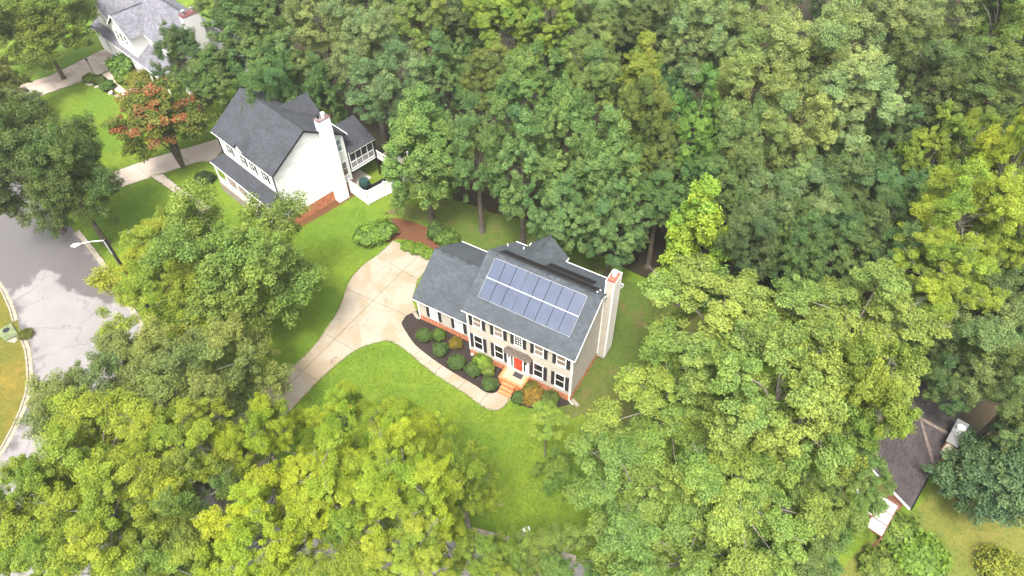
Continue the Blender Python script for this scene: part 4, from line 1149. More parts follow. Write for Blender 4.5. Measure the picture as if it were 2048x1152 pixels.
for i in range(3):
    for k in range(3):
        if i == 1 and k > 1 or i == 2 and k > 0: continue
        x0, y0 = -1.72 - i * 1.08, -.28 - .95 * k
        mb = MB(); mb.box(x0, x0 + 1.0, y0 - .88, y0, 2.42, 2.45); mb.build('cover_panel', mat('white translucent sheet', (.55, .53, .52), .5, .05, 2), pc)
for k in range(4):
    y0 = -.27 - .95 * k; mb = MB(); mb.box(-3.9, -.70, y0 + .005, y0 + .062, 2.36, 2.50); mb.build('rafter', BROWNBEAM, pc)
for i in range(4):
    x0 = -.72 - i * 1.08 ; mb = MB(); mb.box(x0 + .002, x0 + .078, -3.2, -.2, 2.24, 2.36); mb.build('beam', BROWNBEAM, pc)
for (x, y) in ((-.66, -3.1), (-3.85, -3.1)):
    mb = MB(); mb.box(x - .06, x + .06, y - .06, y + .06, 0, 2.24); mb.build('post', BROWNBEAM, pc)


# ------------------------------------------------------------------ the shadow lift haze volume, added to open up the shadows
HZ = bpy.data.materials.new('shadow lift haze'); HZ.use_nodes = True
hn, hl = HZ.node_tree.nodes, HZ.node_tree.links
hn.remove(hn['Principled BSDF'])
pv = hn.new('ShaderNodeVolumePrincipled'); pv.inputs['Color'].default_value = (.93, .95, .97, 1); pv.inputs['Density'].default_value = 0.00032; pv.inputs['Anisotropy'].default_value = 0.2
hl.new(pv.outputs[0], hn['Material Output'].inputs['Volume'])
mb = MB(); mb.box(-950, 950, -950, 950, -1.6, 52.5); tag(mb.build('haze', HZ), 'thin haze added over the whole place to lift the shadows', kind='stuff')


# ------------------------------------------------------------------ street furniture and small things
lp = empty('street_lamp', (-28.39, -10.32, 0)); tag(lp, 'street lamp on a dark timber pole with a white arm over the road', 'street lamp')
mb = MB(); mb.tube([(0, 0, 0), (0, 0, 4.5), (0, 0, 9.1)], [.17, .145, .12], 10); mb.build('pole', WOODPOLE, lp)
tip = at(152, 491, 9.25) - Vector((-28.39, -10.32, 0)); tip.z = 9.3
mb = MB(); mb.tube([(0, 0, 8.75), (tip.x * .06, tip.y * .06, 9.0), (tip.x * .5, tip.y * .5, 9.25), (tip.x * .9, tip.y * .9, 9.32)], [.045, .04, .035, .03], 8); mb.build('arm', LAMPW, lp)
d_ = Vector((tip.x, tip.y, 0)).normalized()
mb = MB(); c0 = Vector((tip.x, tip.y, 9.3))
mb.tube([c0 - d_ * .32, c0 - d_ * .2, c0 + d_ * .12, c0 + d_ * .36], [.07, .12, .16, .05], 10); hd = mb.build('lamp_head', LAMPW, lp)
mb = MB(); mb.tube([c0 + d_ * .1 - Vector((0, 0, .12)), c0 + d_ * .1 - Vector((0, 0, .22))], [.13, .07], 10); mb.build('lamp_glass', mat('lamp glass', (.6, .62, .6), .2), hd)
mb = MB(); mb.box(-.02, .02, -.16, -.12, 7.4, 8.9); mb.build('cable_cover', LAMPW, lp)


def lid(u, v, rz, label):
    o = empty('meter_lid', at(u, v), rz); tag(o, label, 'meter lid', 'utility lids set in the lawns')
    mb = MB(); mb.box(-.24, .24, -.15, .15, 0, .04); mb.build('lid', BOXLID, o, bevel=.01)
    mb = MB(); mb.box(-.28, .28, -.19, -.152, 0, .03); mb.box(-.28, .28, .152, .19, 0, .03); mb.box(-.28, -.242, -.15, .15, 0, .03); mb.box(.242, .28, -.15, .15, 0, .03); mb.build('rim', KERB, o)


lid(260, 464, .4, 'pale utility lid in the lawn uphill of the street lamp'); lid(914, 913, 1.1, 'pale utility lid in the front lawn beside the bright yellow tree tops'); lid(1053, 1059, .9, 'pale utility lid in the front lawn close to the bottom road kerb')
q = empty('storm_inlet', at(20, 666)); tag(q, 'mossy concrete storm inlet set into the kerb at the dry grass verge', 'storm inlet')
mb = MB(); mb.prism([(-1.1, -.6, 0), (.6, -.8, 0), (1.0, .25, 0), (-.8, .75, 0)], (0, 0, .17)); mb.build('inlet_top', INLET, q, bevel=.02)
mb = MB(); mb.prism([(.62, -.78, 0.02), (1.4, -.5, .02), (1.4, .2, .02), (1.02, .25, .02)], (0, 0, .05)); mb.build('inlet_apron', KERB, q)
mb = MB(); mb.tube([(-.4, 0, .17), (-.4, 0, .185)], .3, 14); mb.build('inlet_lid', BLACK, q)


def post_light(u, v, label, h=.35, name='path_light', group=None):
    o = empty(name, at(u, v, .03)); tag(o, label, 'lamp', group)
    mb = MB(); mb.tube([(0, 0, 0), (0, 0, h)], .025, 8); mb.build('stake', BLACK, o)
    mb = MB(); mb.tube([(0, 0, h), (0, 0, h + .04), (0, 0, h + .18), (0, 0, h + .24)], [.05, .11, .11, .03], 10); mb.build('lamp_globe', LAMPW, o)


post_light(945, 715, 'small white globe light in the mulch beside the lime green bush')
q = empty('lamp_post', at(189, 150)); tag(q, 'slim black lamp post beside the drive of the pale grey house', 'lamp post')
mb = MB(); mb.tube([(0, 0, 0), (0, 0, 2.0)], .045, 8); mb.build('post', BLACK, q)
mb = MB(); mb.tube([(0, 0, 2.0), (0, 0, 2.08), (0, 0, 2.3), (0, 0, 2.42)], [.06, .12, .14, .02], 8); mb.build('lantern', BLACK, q)
for i, (u, v, r) in enumerate(((180, 170, .5), (196, 174, .45), (222, 186, .55), (236, 193, .5), (281, 201, .45))):
    o = empty('edging_stone', at(u, v), .3 + i); tag(o, ('pale flat stone edging the mulch bed by the pale house drive', 'second pale edging stone, next along the mulch bed curve', 'long pale stone where the mulch bed meets the front walk', 'pale stone at the right end of the mulch bed', 'lone pale stone just left of the red flowered tree')[i], 'stone', 'edging stones of the far mulch bed')
    mb = MB(); n = 9
    mb.prism([(r * (1 + .15 * math.sin(3 * k + i)) * math.cos(2 * math.pi * k / n), .45 * r * (1 + .2 * math.sin(2 * k + i)) * math.sin(2 * math.pi * k / n), 0) for k in range(n)], (0, 0, .16)); mb.build('stone_body', STONE, o, bevel=.03)


# ------------------------------------------------------------------ vegetation
def leaf_mesh(name, C, Nn, size, tint, material, rng, aspect=0.62, jitter=0.45, mat_idx=None, age=None):
    """one small bent leaf spray per point C with normal Nn"""
    n = len(C)
    r = rng.normal(size=(n, 3)); t = np.cross(Nn, r); t /= np.linalg.norm(t, axis=1, keepdims=True) + 1e-9
    b = np.cross(Nn, t)
    s = (size * (1 + jitter * rng.uniform(-1, 1, n)))[:, None]
    tip = -0.22 * s * Nn
    V = np.empty((n, 4, 3))
    V[:, 0] = C - t * s * .5 + tip; V[:, 1] = C - b * s * .5 * aspect; V[:, 2] = C + t * s * .5 + tip; V[:, 3] = C + b * s * .5 * aspect
    me = bpy.data.meshes.new(name)
    me.vertices.add(4 * n); me.vertices.foreach_set('co', V.reshape(-1).astype(np.float32))
    me.loops.add(4 * n); me.loops.foreach_set('vertex_index', np.arange(4 * n, dtype=np.int32))
    me.polygons.add(n); me.polygons.foreach_set('loop_start', np.arange(0, 4 * n, 4, dtype=np.int32))
    try: me.polygons.foreach_set('loop_total', np.full(n, 4, dtype=np.int32))
    except Exception: pass
    a = me.attributes.new('tint', 'FLOAT', 'POINT'); a.data.foreach_set('value', np.repeat(tint, 4).astype(np.float32))
    a2 = me.attributes.new('age', 'FLOAT', 'POINT'); a2.data.foreach_set('value', np.repeat(np.ones(n) if age is None else age, 4).astype(np.float32))
    for m in (material if isinstance(material, (list, tuple)) else [material]): me.materials.append(m)
    if mat_idx is not None: me.polygons.foreach_set('material_index', mat_idx.astype(np.int32))
    me.update(calc_edges=True); me.validate()
    return me


def fib(n, rng):
    i = np.arange(n) + .5; ph = np.arccos(1 - 2 * i / n); th = np.pi * (1 + 5 ** .5) * i + rng.uniform(0, 6)
    return np.c_[np.cos(th) * np.sin(ph), np.sin(th) * np.sin(ph), np.cos(ph)]


def unit(v): return v / (np.linalg.norm(v, axis=-1, keepdims=True) + 1e-9)


def crown(seed, R, RZ, lobes, clus, leaves, size, lobe_r=.40, clus_r=.17, form='round', flat=.65, up=.55, spread=.62, rag=.22, blossom=0, low=-.8, aspect=.62):
    """lobed crown centred on the origin; returns mesh, lobe centres (for the limbs)"""
    rng = np.random.default_rng(seed)
    d = fib(int(lobes * 1.35), rng); d = d[d[:, 2] > low][:lobes]; d = unit(d + rng.normal(0, .18, d.shape))
    rad = spread * (1 + rag * rng.uniform(-1, 1, len(d)))
    L0 = d * rad[:, None]
    L0 = np.r_[L0, rng.uniform(-.25, .25, (2, 3)) + [0, 0, .1]]
    if form == 'cone':
        k = np.clip(.95 - .80 * (L0[:, 2] + .35), .08, 1.35); L0[:, :2] *= k[:, None]
    lr = lobe_r * (1 + .25 * rng.uniform(-1, 1, len(L0)))
    if form == 'cone': lr *= np.clip(1.0 - .45 * (L0[:, 2] + .2), .45, 1.1)
    CC, CN, CT, CR, CA = [], [], [], [], []
    for c, r in zip(L0, lr):
        dd = unit(rng.normal(size=(clus * 3, 3)) + 1.0 * unit(c) + [0, 0, .45])
        # spread the clusters: keep a far-apart subset
        keep = [0]
        for q in range(1, len(dd)):
            if len(keep) >= clus: break
            if np.min(np.linalg.norm(dd[keep] - dd[q], axis=1)) > .42 or q > clus * 2.2: keep.append(q)
        dd = dd[keep]
        CC.append(c + dd * (r * (rng.uniform(.62, 1.08, len(dd)) + .45 * (rng.uniform(size=len(dd)) < .14)))[:, None]); CN.append(dd)
        CA.append(np.clip(rng.uniform(.25, 1.25) + rng.uniform(-.2, .2, len(dd)), 0.1, 1)); lobe_t = rng.uniform(0, 1); CT.append(np.clip(lobe_t * .6 + .4 * rng.uniform(0, 1, len(dd)), 0, 1)); CR.append(clus_r * rng.uniform(.5, 1.4, len(dd)))
    CC, CN, CT, CR = np.concatenate(CC), np.concatenate(CN), np.concatenate(CT), np.concatenate(CR)
    CA = np.concatenate(CA); P, Nn, T, AG = [], [], [], []
    for c, nn, t, r, ag in zip(CC, CN, CT, CR, CA):
        m = int(leaves * (r / clus_r) ** 1.5 * rng.uniform(.7, 1.3)); AG.append(np.full(m, ag))
        q = unit(rng.normal(size=(m, 3))) * (rng.uniform(0, 1, (m, 1)) ** .45)
        q[:, 2] = q[:, 2] * flat
        q[q[:, 2] < -.2, 2] *= .4
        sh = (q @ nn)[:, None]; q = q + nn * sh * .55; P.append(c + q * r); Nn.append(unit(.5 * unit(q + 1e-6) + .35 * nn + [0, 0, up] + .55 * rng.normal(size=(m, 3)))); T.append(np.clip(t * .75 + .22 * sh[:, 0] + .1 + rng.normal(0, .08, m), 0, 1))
    P, Nn, T, AG = np.concatenate(P), np.concatenate(Nn), np.concatenate(T), np.concatenate(AG)
    kx, kz = 1 / np.percentile(np.hypot(P[:, 0], P[:, 1]), 96.5), 1 / np.percentile(np.abs(P[:, 2]), 97.5)
    K = np.array([kx, kx, kz]); P = P * K; L0 = L0 * K; CC = CC * K
    S = np.array([R, R, RZ])
    mi = None; mats_ = LEAF
    if blossom:
        f = rng.uniform(0, 1, len(CC)); out = np.linalg.norm(CC, axis=1)
        top = (CC[:, 2] > -.15) & (out > .55) & (rng.uniform(0, 1, len(CC)) < blossom)
        cid = np.concatenate([np.full(len(x), i) for i, x in enumerate(_split(P, CC, leaves))]) if False else None
        idx = np.argmin(np.stack([np.linalg.norm(P - CC[j], axis=1) for j in range(len(CC))]), axis=0)
        mi = top[idx].astype(int) * (rng.uniform(0, 1, len(P)) < .72); mats_ = [LEAF, LEAF_RED]
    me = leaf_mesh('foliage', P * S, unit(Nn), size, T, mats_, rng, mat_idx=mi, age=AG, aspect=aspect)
    return me, L0 * S, CC * S


PROTO = {}
def proto(kind, k):
    k = k % {'tulip': 4, 'airy': 3, 'oak': 3, 'tall': 3}.get(kind, 2)
    key = (kind, k)
    if key not in PROTO:
        s = 100 * k + sum(map(ord, kind))
        if kind == 'tulip': a = (6.0, 5.8, 18, 14, 390, .165, .265, .105)
        elif kind == 'airy': a = (5.0, 5.0, 21, 13, 390, .155, .28, .11)
        elif kind == 'oak': a = (5.2, 6.0, 21, 13, 330, .142, .27, .108)
        elif kind == 'tall': a = (4.2, 7.2, 25, 12, 310, .148, .26, .11)
        elif kind == 'cone': a = (3.2, 5.6, 24, 11, 230, .165, .27, .115)
        elif kind == 'myrtle': a = (3.6, 2.9, 15, 11, 170, .17, .36, .16)
        elif kind == 'cedar': a = (3.3, 3.2, 15, 13, 240, .15, .38, .15)
        kw = {'tulip': dict(up=.5, flat=.75, rag=.5, spread=.72), 'airy': dict(up=.2, flat=.95, rag=.48, spread=.68, aspect=.38), 'oak': dict(rag=.42, flat=.85, up=.4, spread=.69), 'tall': dict(rag=.36, up=.4, spread=.70, low=-.93), 'cone': dict(form='cone', rag=.42, low=-.9, spread=.72), 'myrtle': dict(blossom=.34, up=.4, low=-.5), 'cedar': dict(up=.3, flat=.9, rag=.3)}[kind]
        me, lob, cl = crown(s, *a, **kw)
        PROTO[key] = (me, a[0], a[1], lob, cl)
    return PROTO[key]


def tree(name, u, v, ru, rv, hc, kind, k, tint, label, group=None, bark=None, trunk_r=None, multi=0, cat='tree'):
    """a tree whose crown centre stands hc above the ground and shows at pixel (u, v) with half-axes ru, rv"""
    c = at(u, v, hc); e = Vector(EYE); dist = (c - e).length
    dep = math.asin((EYE[2] - hc) / dist)
    rh = ru * dist / F_PX; rvm = rv * dist / F_PX
    q = rvm ** 2 - (rh * math.sin(dep)) ** 2
    rz = math.sqrt(q) / math.cos(dep) if q > 0 else 0
    rz = min(max(rz, .62 * rh), 1.9 * rh, hc * .93)
    me, R, RZ, lob, cl = proto(kind, k)
    if name == 'forest_tree': tint = tuple(q * 1.25 for q in tint)
    if name == 'understorey_tree': tint = tuple(q * 1.35 for q in tint)
    root = empty(name, (c.x, c.y, 0)); tag(root, label, cat, group)
    rot = random.uniform(0, 2 * math.pi); sc = (rh / R, rh / R, rz / RZ)
    cr = link('crown', me, root, (0, 0, hc)); cr.rotation_euler = (0, 0, rot); cr.scale = sc
    cr.color = (tint[0] * 1.0, tint[1] * 1.06, tint[2] * (1.12 if tint[2] > .7 else 1.0), 1)
    tr = .07 if name == 'young_tree' else .030 * hc + .012 * rh
    mb = MB(); ca, sa = math.cos(rot), math.sin(rot)
    tf = lambda p: Vector((ca * p[0] * sc[0] - sa * p[1] * sc[1], sa * p[0] * sc[0] + ca * p[1] * sc[1], p[2] * sc[2] + hc))
    lean = Vector((random.uniform(-.3, .3), random.uniform(-.3, .3), 0))
    if multi:
        for i in range(multi):
            a = 2 * math.pi * i / multi; b = tf(lob[i % len(lob)] * .8)
            mb.tube([(.12 * math.cos(a), .12 * math.sin(a), 0), (.4 * math.cos(a), .4 * math.sin(a), hc * .4), b], [tr * .55, tr * .42, tr * .15], 6)
    else:
        mb.tube([(0, 0, -.1), (0, 0, .35), (lean.x * .3, lean.y * .3, hc * .45), (lean.x, lean.y, hc), (lean.x * .8, lean.y * .8, hc + rz * .3)], [tr * 1.5, tr * 1.0, tr * .7, tr * .3, tr * .05], 8)
        for p in lob[:-2]:
            b = tf(p); z0 = hc + (b.z - hc) * .3 - rz * .35 * random.uniform(.6, 1)
            z0 = max(z0, hc * .35); t0 = z0 / max(hc, .1)
            s_ = Vector((lean.x * min(t0, 1), lean.y * min(t0, 1), z0)); m_ = s_.lerp(b, .5) + Vector((0, 0, .12 * rh))
            mb.tube([s_, m_, b], [tr * .17, tr * .11, tr * .045], 5, False)
            near = sorted(cl, key=lambda q_: ((q_ - p) ** 2).sum())[:4]
            if kind in ('airy', 'oak', 'tulip') and random.random() < .22:
                e_ = b + (b - Vector((0, 0, hc))) * random.uniform(.35, .5) + Vector((0, 0, .25 * rh * random.random())); k_ = b.lerp(e_, .6) + Vector((random.uniform(-.2, .2), random.uniform(-.2, .2), .1)); mb.tube([b, k_, e_], [tr * .07, tr * .05, .01], 4, False)
                for j_ in range(2): mb.tube([k_, k_.lerp(e_, .5) + Vector((random.uniform(-.5, .5), random.uniform(-.5, .5), random.uniform(0, .4)))], [tr * .035, .008], 4, False)
            for q_ in near: mb.tube([b, tf(q_)], [tr * .055, tr * .02], 4, False)
    mb.build('trunk', bark or BARK, root)
    return root


# tints multiply the base leaf colour: what the species looks like, not how it is lit
LIME, YEL, YG, GRN, DGRN, GREY, OLV, BLUEG = (2.35, 2.12, 1.25), (3.1, 2.15, .42), (2.15, 1.75, .55), (1.25, 1.3, 1.05), (.8, .95, .95), (1.45, 1.25, 1.65), (1.6, 1.3, .75), (.85, 1.05, 1.35)
G_LIME, G_WOOD, G_FRONT, G_ROAD = 'big lime green trees right of the house with solar panels', 'trees of the wood behind the houses', 'yellow green trees along the bottom road', 'trees along the road and front lawns'
T = [
 # big lime trees, right of the house
 ('shade_tree', 1440, 672, 176, 124, 13, 'tulip', 0, LIME, 'big lime green tree right of the solar panel house, level with the chimney base', G_LIME),
 ('shade_tree', 1700, 655, 150, 128, 14, 'tulip', 1, LIME, 'lime green tree at the upper right of the lime group, below the yellow trees', G_LIME),
 ('shade_tree', 1345, 815, 150, 125, 11, 'tulip', 2, (2.2, 2.05, 1.05), 'lime tree nearest the right front corner of the solar panel house', G_LIME),
 ('shade_tree', 1555, 800, 160, 150, 15, 'tulip', 3, LIME, 'tall lime tree in the middle of the lime group', G_LIME),
 ('shade_tree', 1682, 850, 98, 130, 13, 'tulip', 4, (2.45, 2.15, .95), 'lime tree whose right edge hangs over the brown roof', G_LIME),
 ('shade_tree', 1260, 985, 150, 125, 10, 'tulip', 1, (1.75, 1.8, 1.05), 'green tree at the right edge of the front lawn, lowest left of the lime group', G_LIME),
 ('shade_tree', 1470, 990, 150, 125, 12, 'tulip', 2, (2.05, 1.95, 1.05), 'lime tree below the middle of the lime group, near the bottom edge', G_LIME),
 ('shade_tree', 1628, 1050, 88, 84, 9, 'tulip', 0, (1.85, 1.8, 1.05), 'lime tree left of the white panelled patio cover', G_LIME),
 ('shade_tree', 1690, 955, 78, 72, 9, 'tulip', 3, (1.6, 1.6, 1.0), 'lime tree hiding the left end of the brown roof', G_LIME),
 ('shade_tree', 1370, 1120, 160, 90, 9, 'tulip', 3, (1.8, 1.75, 1.0), 'lime tree cut by the bottom edge, right of the bottom road kerb', G_LIME),
 ('shade_tree', 1580, 1140, 110, 80, 8, 'tulip', 4, (1.35, 1.38, 1.05), 'lime tree cut by the bottom edge below the patio cover', G_LIME),
 ('shade_tree', 1115, 1125, 85, 55, 7, 'airy', 2, (1.5, 1.5, .85), 'small green tree at the bottom edge beside the kerb end', G_LIME),
 ('young_tree', 1093, 838, 42, 30, 5.5, 'tulip', 2, (2.4, 2.3, 1.0), 'small sparse tree with a thin trunk on the lawn below the rust coloured shrub', G_LIME),
 ('young_tree', 1115, 950, 46, 56, 2.4, 'tulip', 0, (1.9, 2.0, 1.0), 'small rounded green tree on the lawn edge below the sparse young tree', G_LIME),
 # front row, bottom
 ('yellow_tree', 532, 890, 82, 82, 9, 'airy', 0, (2.6, 2.3, .5), 'yellow green tree covering the foot of the long driveway', G_FRONT),
 ('yellow_tree', 690, 862, 88, 82, 8, 'airy', 1, (2.4, 2.2, .55), 'bright green pointed tree top on the lawn right of the driveway foot', G_FRONT),
 ('yellow_tree', 815, 880, 92, 72, 9, 'airy', 2, (2.5, 2.2, .5), 'yellow green tree nearest the front walk curve', G_FRONT),
 ('yellow_tree', 640, 975, 105, 95, 12, 'tulip', 1, (2.9, 2.5, .6), 'brightest yellow tree in the bottom group, left of the gap showing the road', G_FRONT),
 ('yellow_tree', 800, 965, 112, 100, 13, 'airy', 3, (2.7, 2.4, .6), 'broad yellow tree in the middle of the bottom group', G_FRONT),
 ('yellow_tree', 925, 985, 72, 95, 9, 'airy', 0, (2.3, 2.1, .75), 'airy green tree with pale bare branches at the right of the bottom group', G_FRONT),
 ('yellow_tree', 520, 1075, 120, 90, 12, 'airy', 1, (2.9, 2.4, .5), 'yellow tree at the bottom edge left of the brightest yellow tree', G_FRONT),
 ('yellow_tree', 690, 1105, 110, 85, 11, 'airy', 2, (1.9, 1.75, .55), 'green yellow tree at the bottom edge below the brightest yellow tree', G_FRONT),
 ('yellow_tree', 815, 1115, 85, 75, 12, 'airy', 3, (3.0, 2.5, .8), 'pale yellow tree top at the bottom edge left of the road gap', G_FRONT),
 ('yellow_tree', 960, 1135, 75, 60, 9, 'airy', 1, (1.9, 1.75, .7), 'airy tree with a pale stem at the bottom edge before the kerb', G_FRONT),
 ('yellow_tree', 885, 1075, 62, 62, 8, 'airy', 2, (2.4, 2.1, .65), 'yellow green tree in front of the road gap at the bottom', G_FRONT),
 ('yellow_tree', 1035, 1135, 72, 52, 7, 'airy', 0, (1.9, 1.85, .8), 'green tree at the bottom edge hiding the kerb end', G_FRONT),
 ('yellow_tree', 210, 905, 130, 85, 9, 'airy', 2, (2.36, 2.03, 0.68), 'olive yellow tree beside the left bend of the road', G_FRONT),
 ('yellow_tree', 360, 905, 105, 85, 10, 'airy', 3, (2.54, 2.15, 0.65), 'yellow green tree right below the olive tree in front of the driveway', G_FRONT),
 ('yellow_tree', 230, 1030, 120, 95, 11, 'airy', 0, (2.63, 2.23, 0.68), 'yellow green tree left of the dark gap in the bottom group', G_FRONT),
 ('yellow_tree', 70, 1030, 95, 95, 9, 'airy', 1, (2.24, 1.96, 0.70), 'olive tree at the left edge overhanging the road', G_FRONT),
 ('yellow_tree', 385, 1030, 95, 100, 9, 'airy', 2, (1.69, 1.55, 0.81), 'dull thin tree with bare pale branches in the dark gap of the bottom group', G_FRONT, BARKPALE),
 ('yellow_tree', 110, 1140, 120, 75, 9, 'airy', 3, (2.24, 2.03, 0.70), 'olive tree in the bottom left corner', G_FRONT),
 ('yellow_tree', 330, 1140, 110, 70, 9, 'airy', 0, (2.24, 2.03, 0.77), 'olive green tree at the bottom edge, second from the left corner', G_FRONT),
 # road side
 ('lawn_tree', 488, 545, 146, 136, 7.0, 'oak', 0, (1.75, 1.7, .85), 'large round green tree on the lawn left of the long driveway', G_ROAD),
 ('lawn_tree', 372, 468, 72, 56, 5.2, 'oak', 1, (2.0, 1.75, .7), 'yellow green tree hiding the porch of the white house', G_ROAD),
 ('lawn_tree', 325, 575, 125, 92, 6.5, 'airy', 1, (2.4, 1.95, .6), 'yellowish feathery tree hiding the foot of the street lamp', G_ROAD),
 ('lawn_tree', 395, 765, 145, 108, 7, 'airy', 0, (1.95, 1.62, 1.10), 'olive feathery tree left of the driveway foot', G_ROAD),
 ('lawn_tree', 230, 790, 125, 92, 6.5, 'airy', 3, (1.69, 1.47, 1.12), 'olive feathery tree leaning over the road', G_ROAD),
 ('road_tree', 40, 340, 105, 125, 8, 'oak', 2, (1.05, 1.05, .8), 'dark green tree over the road at the left edge', G_ROAD),
 ('road_tree', 135, 365, 82, 110, 8, 'oak', 3, (1.1, 1.12, .75), 'dark green tree over the road, right of the one at the left edge', G_ROAD),
 ('road_tree', 30, 240, 65, 45, 6, 'oak', 1, (1.15, 1.1, .8), 'small dark green tree behind the two road trees at the left edge', G_ROAD),
 ('road_tree', 8, 170, 38, 42, 5, 'airy', 2, (1.3, 1.0, .7), 'brownish small tree at the left edge beside the far driveway', G_ROAD),
 ('lawn_tree', 70, 55, 92, 72, 7, 'oak', 0, (1.5, 1.35, .6), 'olive green tree in the top left corner by the far driveway', G_ROAD),
 ('lawn_tree', 190, 15, 30, 30, 4, 'airy', 1, (1.4, 1.2, .7), 'small bronze green tree at the top edge left of the pale house', G_ROAD),
 ('crepe_myrtle', 322, 240, 78, 62, 6.2, 'myrtle', 0, (1.35, 1.15, .6), 'crepe myrtle with red blossom and many bare stems beside the neighbour drive', None),
 ('lawn_tree', 368, 135, 46, 62, 6, 'tall', 1, (1.05, 1.15, .95), 'slim green tree between the red flowered tree and the pale house', G_ROAD),
 ('lawn_tree', 435, 165, 62, 56, 6, 'tall', 0, (1.15, 1.25, .85), 'green tree behind the roof of the white house, left end', G_ROAD),
 ('cedar_tree', 1985, 960, 82, 74, 3.6, 'cedar', 0, (.95, 1.1, 1.3), 'dark blue green feathery conifer on the lawn right of the brown house', None),
 # wood, left part
 ('forest_tree', 500, 75, 70, 70, 11, 'tall', 2, (.95, 1.05, .85), 'green tree behind the white house, left of the vine draped one'),
 ('forest_tree', 560, 30, 60, 60, 11, 'oak', 1, (1.1, 1.05, .85), 'olive tree at the top edge right of the pale house roof'),
 ('forest_tree', 470, 20, 55, 45, 10, 'oak', 3, (1.0, 1.0, .85), 'dark tree at the top edge close to the pale house chimney'),
 ('forest_tree', 565, 135, 62, 55, 9, 'tall', 1, (1.05, 1.15, .85), 'bright green tree directly behind the ridge of the white house'),
 ('forest_tree', 650, 185, 38, 92, 8, 'tall', 0, (.95, 1.1, .9), 'vine draped narrow tree just right of the white house chimney'),
 ('forest_tree', 650, 70, 75, 78, 12, 'oak', 2, (1.6, 1.42, 1.35), 'grey green tree behind the vine draped one'),
 ('forest_tree', 735, 95, 78, 85, 12, 'oak', 0, (1.7, 1.5, 1.6), 'silvery grey tree above the sunroom of the white house'),
 ('forest_tree', 780, 190, 75, 80, 10, 'oak', 3, (1.3, 1.35, 1.5), 'dull blue green tree overhanging the clearing beside the white house'),
 ('forest_tree', 845, 60, 62, 75, 12, 'oak', 1, (1.8, 1.6, 1.05), 'olive yellow tree left of the dark gap in the wood'),
 ('forest_tree', 880, 165, 50, 78, 10, 'tall', 2, (1.15, 1.3, 1.2), 'dark green tree left of the dark gap, behind the fence tree'),
 ('forest_tree', 930, 45, 60, 60, 12, 'oak', 2, (1.05, 1.0, .95), 'brown green tree behind the dark gap in the wood'),
 ('forest_tree', 848, 320, 88, 135, 7.8, 'tall', 0, (1.54, 1.64, 1.16), 'large bushy green tree beside the white vinyl fence'),
 ('forest_tree', 955, 320, 62, 112, 9, 'oak', 0, (1.31, 1.41, 1.22), 'dark green tree right of the fence tree, in front of the wood'),
 # wood, centre
 ('forest_tree', 1010, 55, 72, 78, 14, 'tulip', 2, (1.85, 1.75, .75), 'bright yellow green tall tree with a bare pale trunk at the wood top'),
 ('forest_tree', 1095, 60, 66, 80, 14, 'tulip', 3, (1.65, 1.6, .75), 'yellow green tree right of the one with the bare pale trunk'),
 ('forest_tree', 1050, 190, 72, 82, 12, 'tulip', 0, (1.4, 1.5, 1.1), 'green tree below the bright yellow green pair in the wood'),
 ('forest_tree', 975, 165, 55, 62, 11, 'oak', 1, (1.35, 1.15, .8), 'olive brown tree just right of the dark gap in the wood'),
 ('forest_tree', 1045, 340, 66, 105, 9.5, 'tall', 2, (1.36, 1.52, 1.34), 'green tree with a visible trunk behind the rear gable of the solar panel house'),
 ('forest_tree', 1125, 300, 70, 105, 10, 'tall', 1, (1.49, 1.60, 1.27), 'green tree behind the solar panel house, right of the visible trunk'),
 ('forest_tree', 1120, 440, 60, 75, 7.5, 'tall', 0, (1.31, 1.46, 1.34), 'dark green tree rising right behind the rear gable of the solar panel house'),
 ('forest_tree', 1215, 350, 72, 112, 10, 'tall', 3, (1.49, 1.58, 1.27), 'green tree in the middle of the wood edge, above the solar panels'),
 ('forest_tree', 1225, 455, 62, 75, 7, 'tall', 2, (1.31, 1.46, 1.34), 'dark green tree overhanging the back yard left of the chimney'),
 ('forest_tree', 1185, 165, 68, 80, 12, 'oak', 2, (1.45, 1.45, 1.15), 'green tree in mid wood left of the yellow topped one'),
 ('forest_tree', 1190, 45, 66, 66, 13, 'oak', 3, (1.6, 1.5, 1.35), 'grey green tree at the top edge, centre'),
 ('forest_tree', 1282, 155, 44, 85, 14, 'cone', 1, (1.9, 1.6, .7), 'yellow topped narrow tree standing out in the middle of the wood'),
 ('forest_tree', 1280, 265, 70, 92, 11, 'airy', 3, (1.35, 1.2, .75), 'olive airy tree with bare branches below the yellow topped one'),
 ('forest_tree', 1290, 40, 62, 62, 13, 'oak', 0, (1.1, 1.0, .9), 'brownish tree at the top edge above the yellow topped one'),
 ('forest_tree', 1385, 275, 66, 105, 10, 'tulip', 1, (1.4, 1.75, 1.05), 'fresh green tree above the yellow conical tree'),
 ('forest_tree', 1388, 485, 76, 138, 8, 'cone', 0, (2.35, 2.25, .7), 'bright yellow conical tree behind the chimney of the solar panel house'),
 # wood, right
 ('forest_tree', 1395, 95, 68, 85, 13, 'oak', 1, (1.9, 1.7, 1.8), 'silver green tree left of the great grey tree'),
 ('forest_tree', 1490, 60, 70, 80, 14, 'oak', 2, (1.8, 1.6, 1.5), 'grey green tree at the top edge left of the great grey tree'),
 ('forest_tree', 1500, 195, 82, 95, 13, 'oak', 0, (2.0, 1.7, 1.35), 'left half of the great grey green tree mass, olive tinted'),
 ('forest_tree', 1610, 130, 88, 92, 15, 'oak', 3, (2.0, 1.72, 1.6), 'great grey green tree with drooping limbs in the upper right wood'),
 ('forest_tree', 1690, 215, 82, 85, 14, 'oak', 1, (2.15, 1.9, 2.0), 'silvery tree with pale leaf undersides in the upper right wood'),
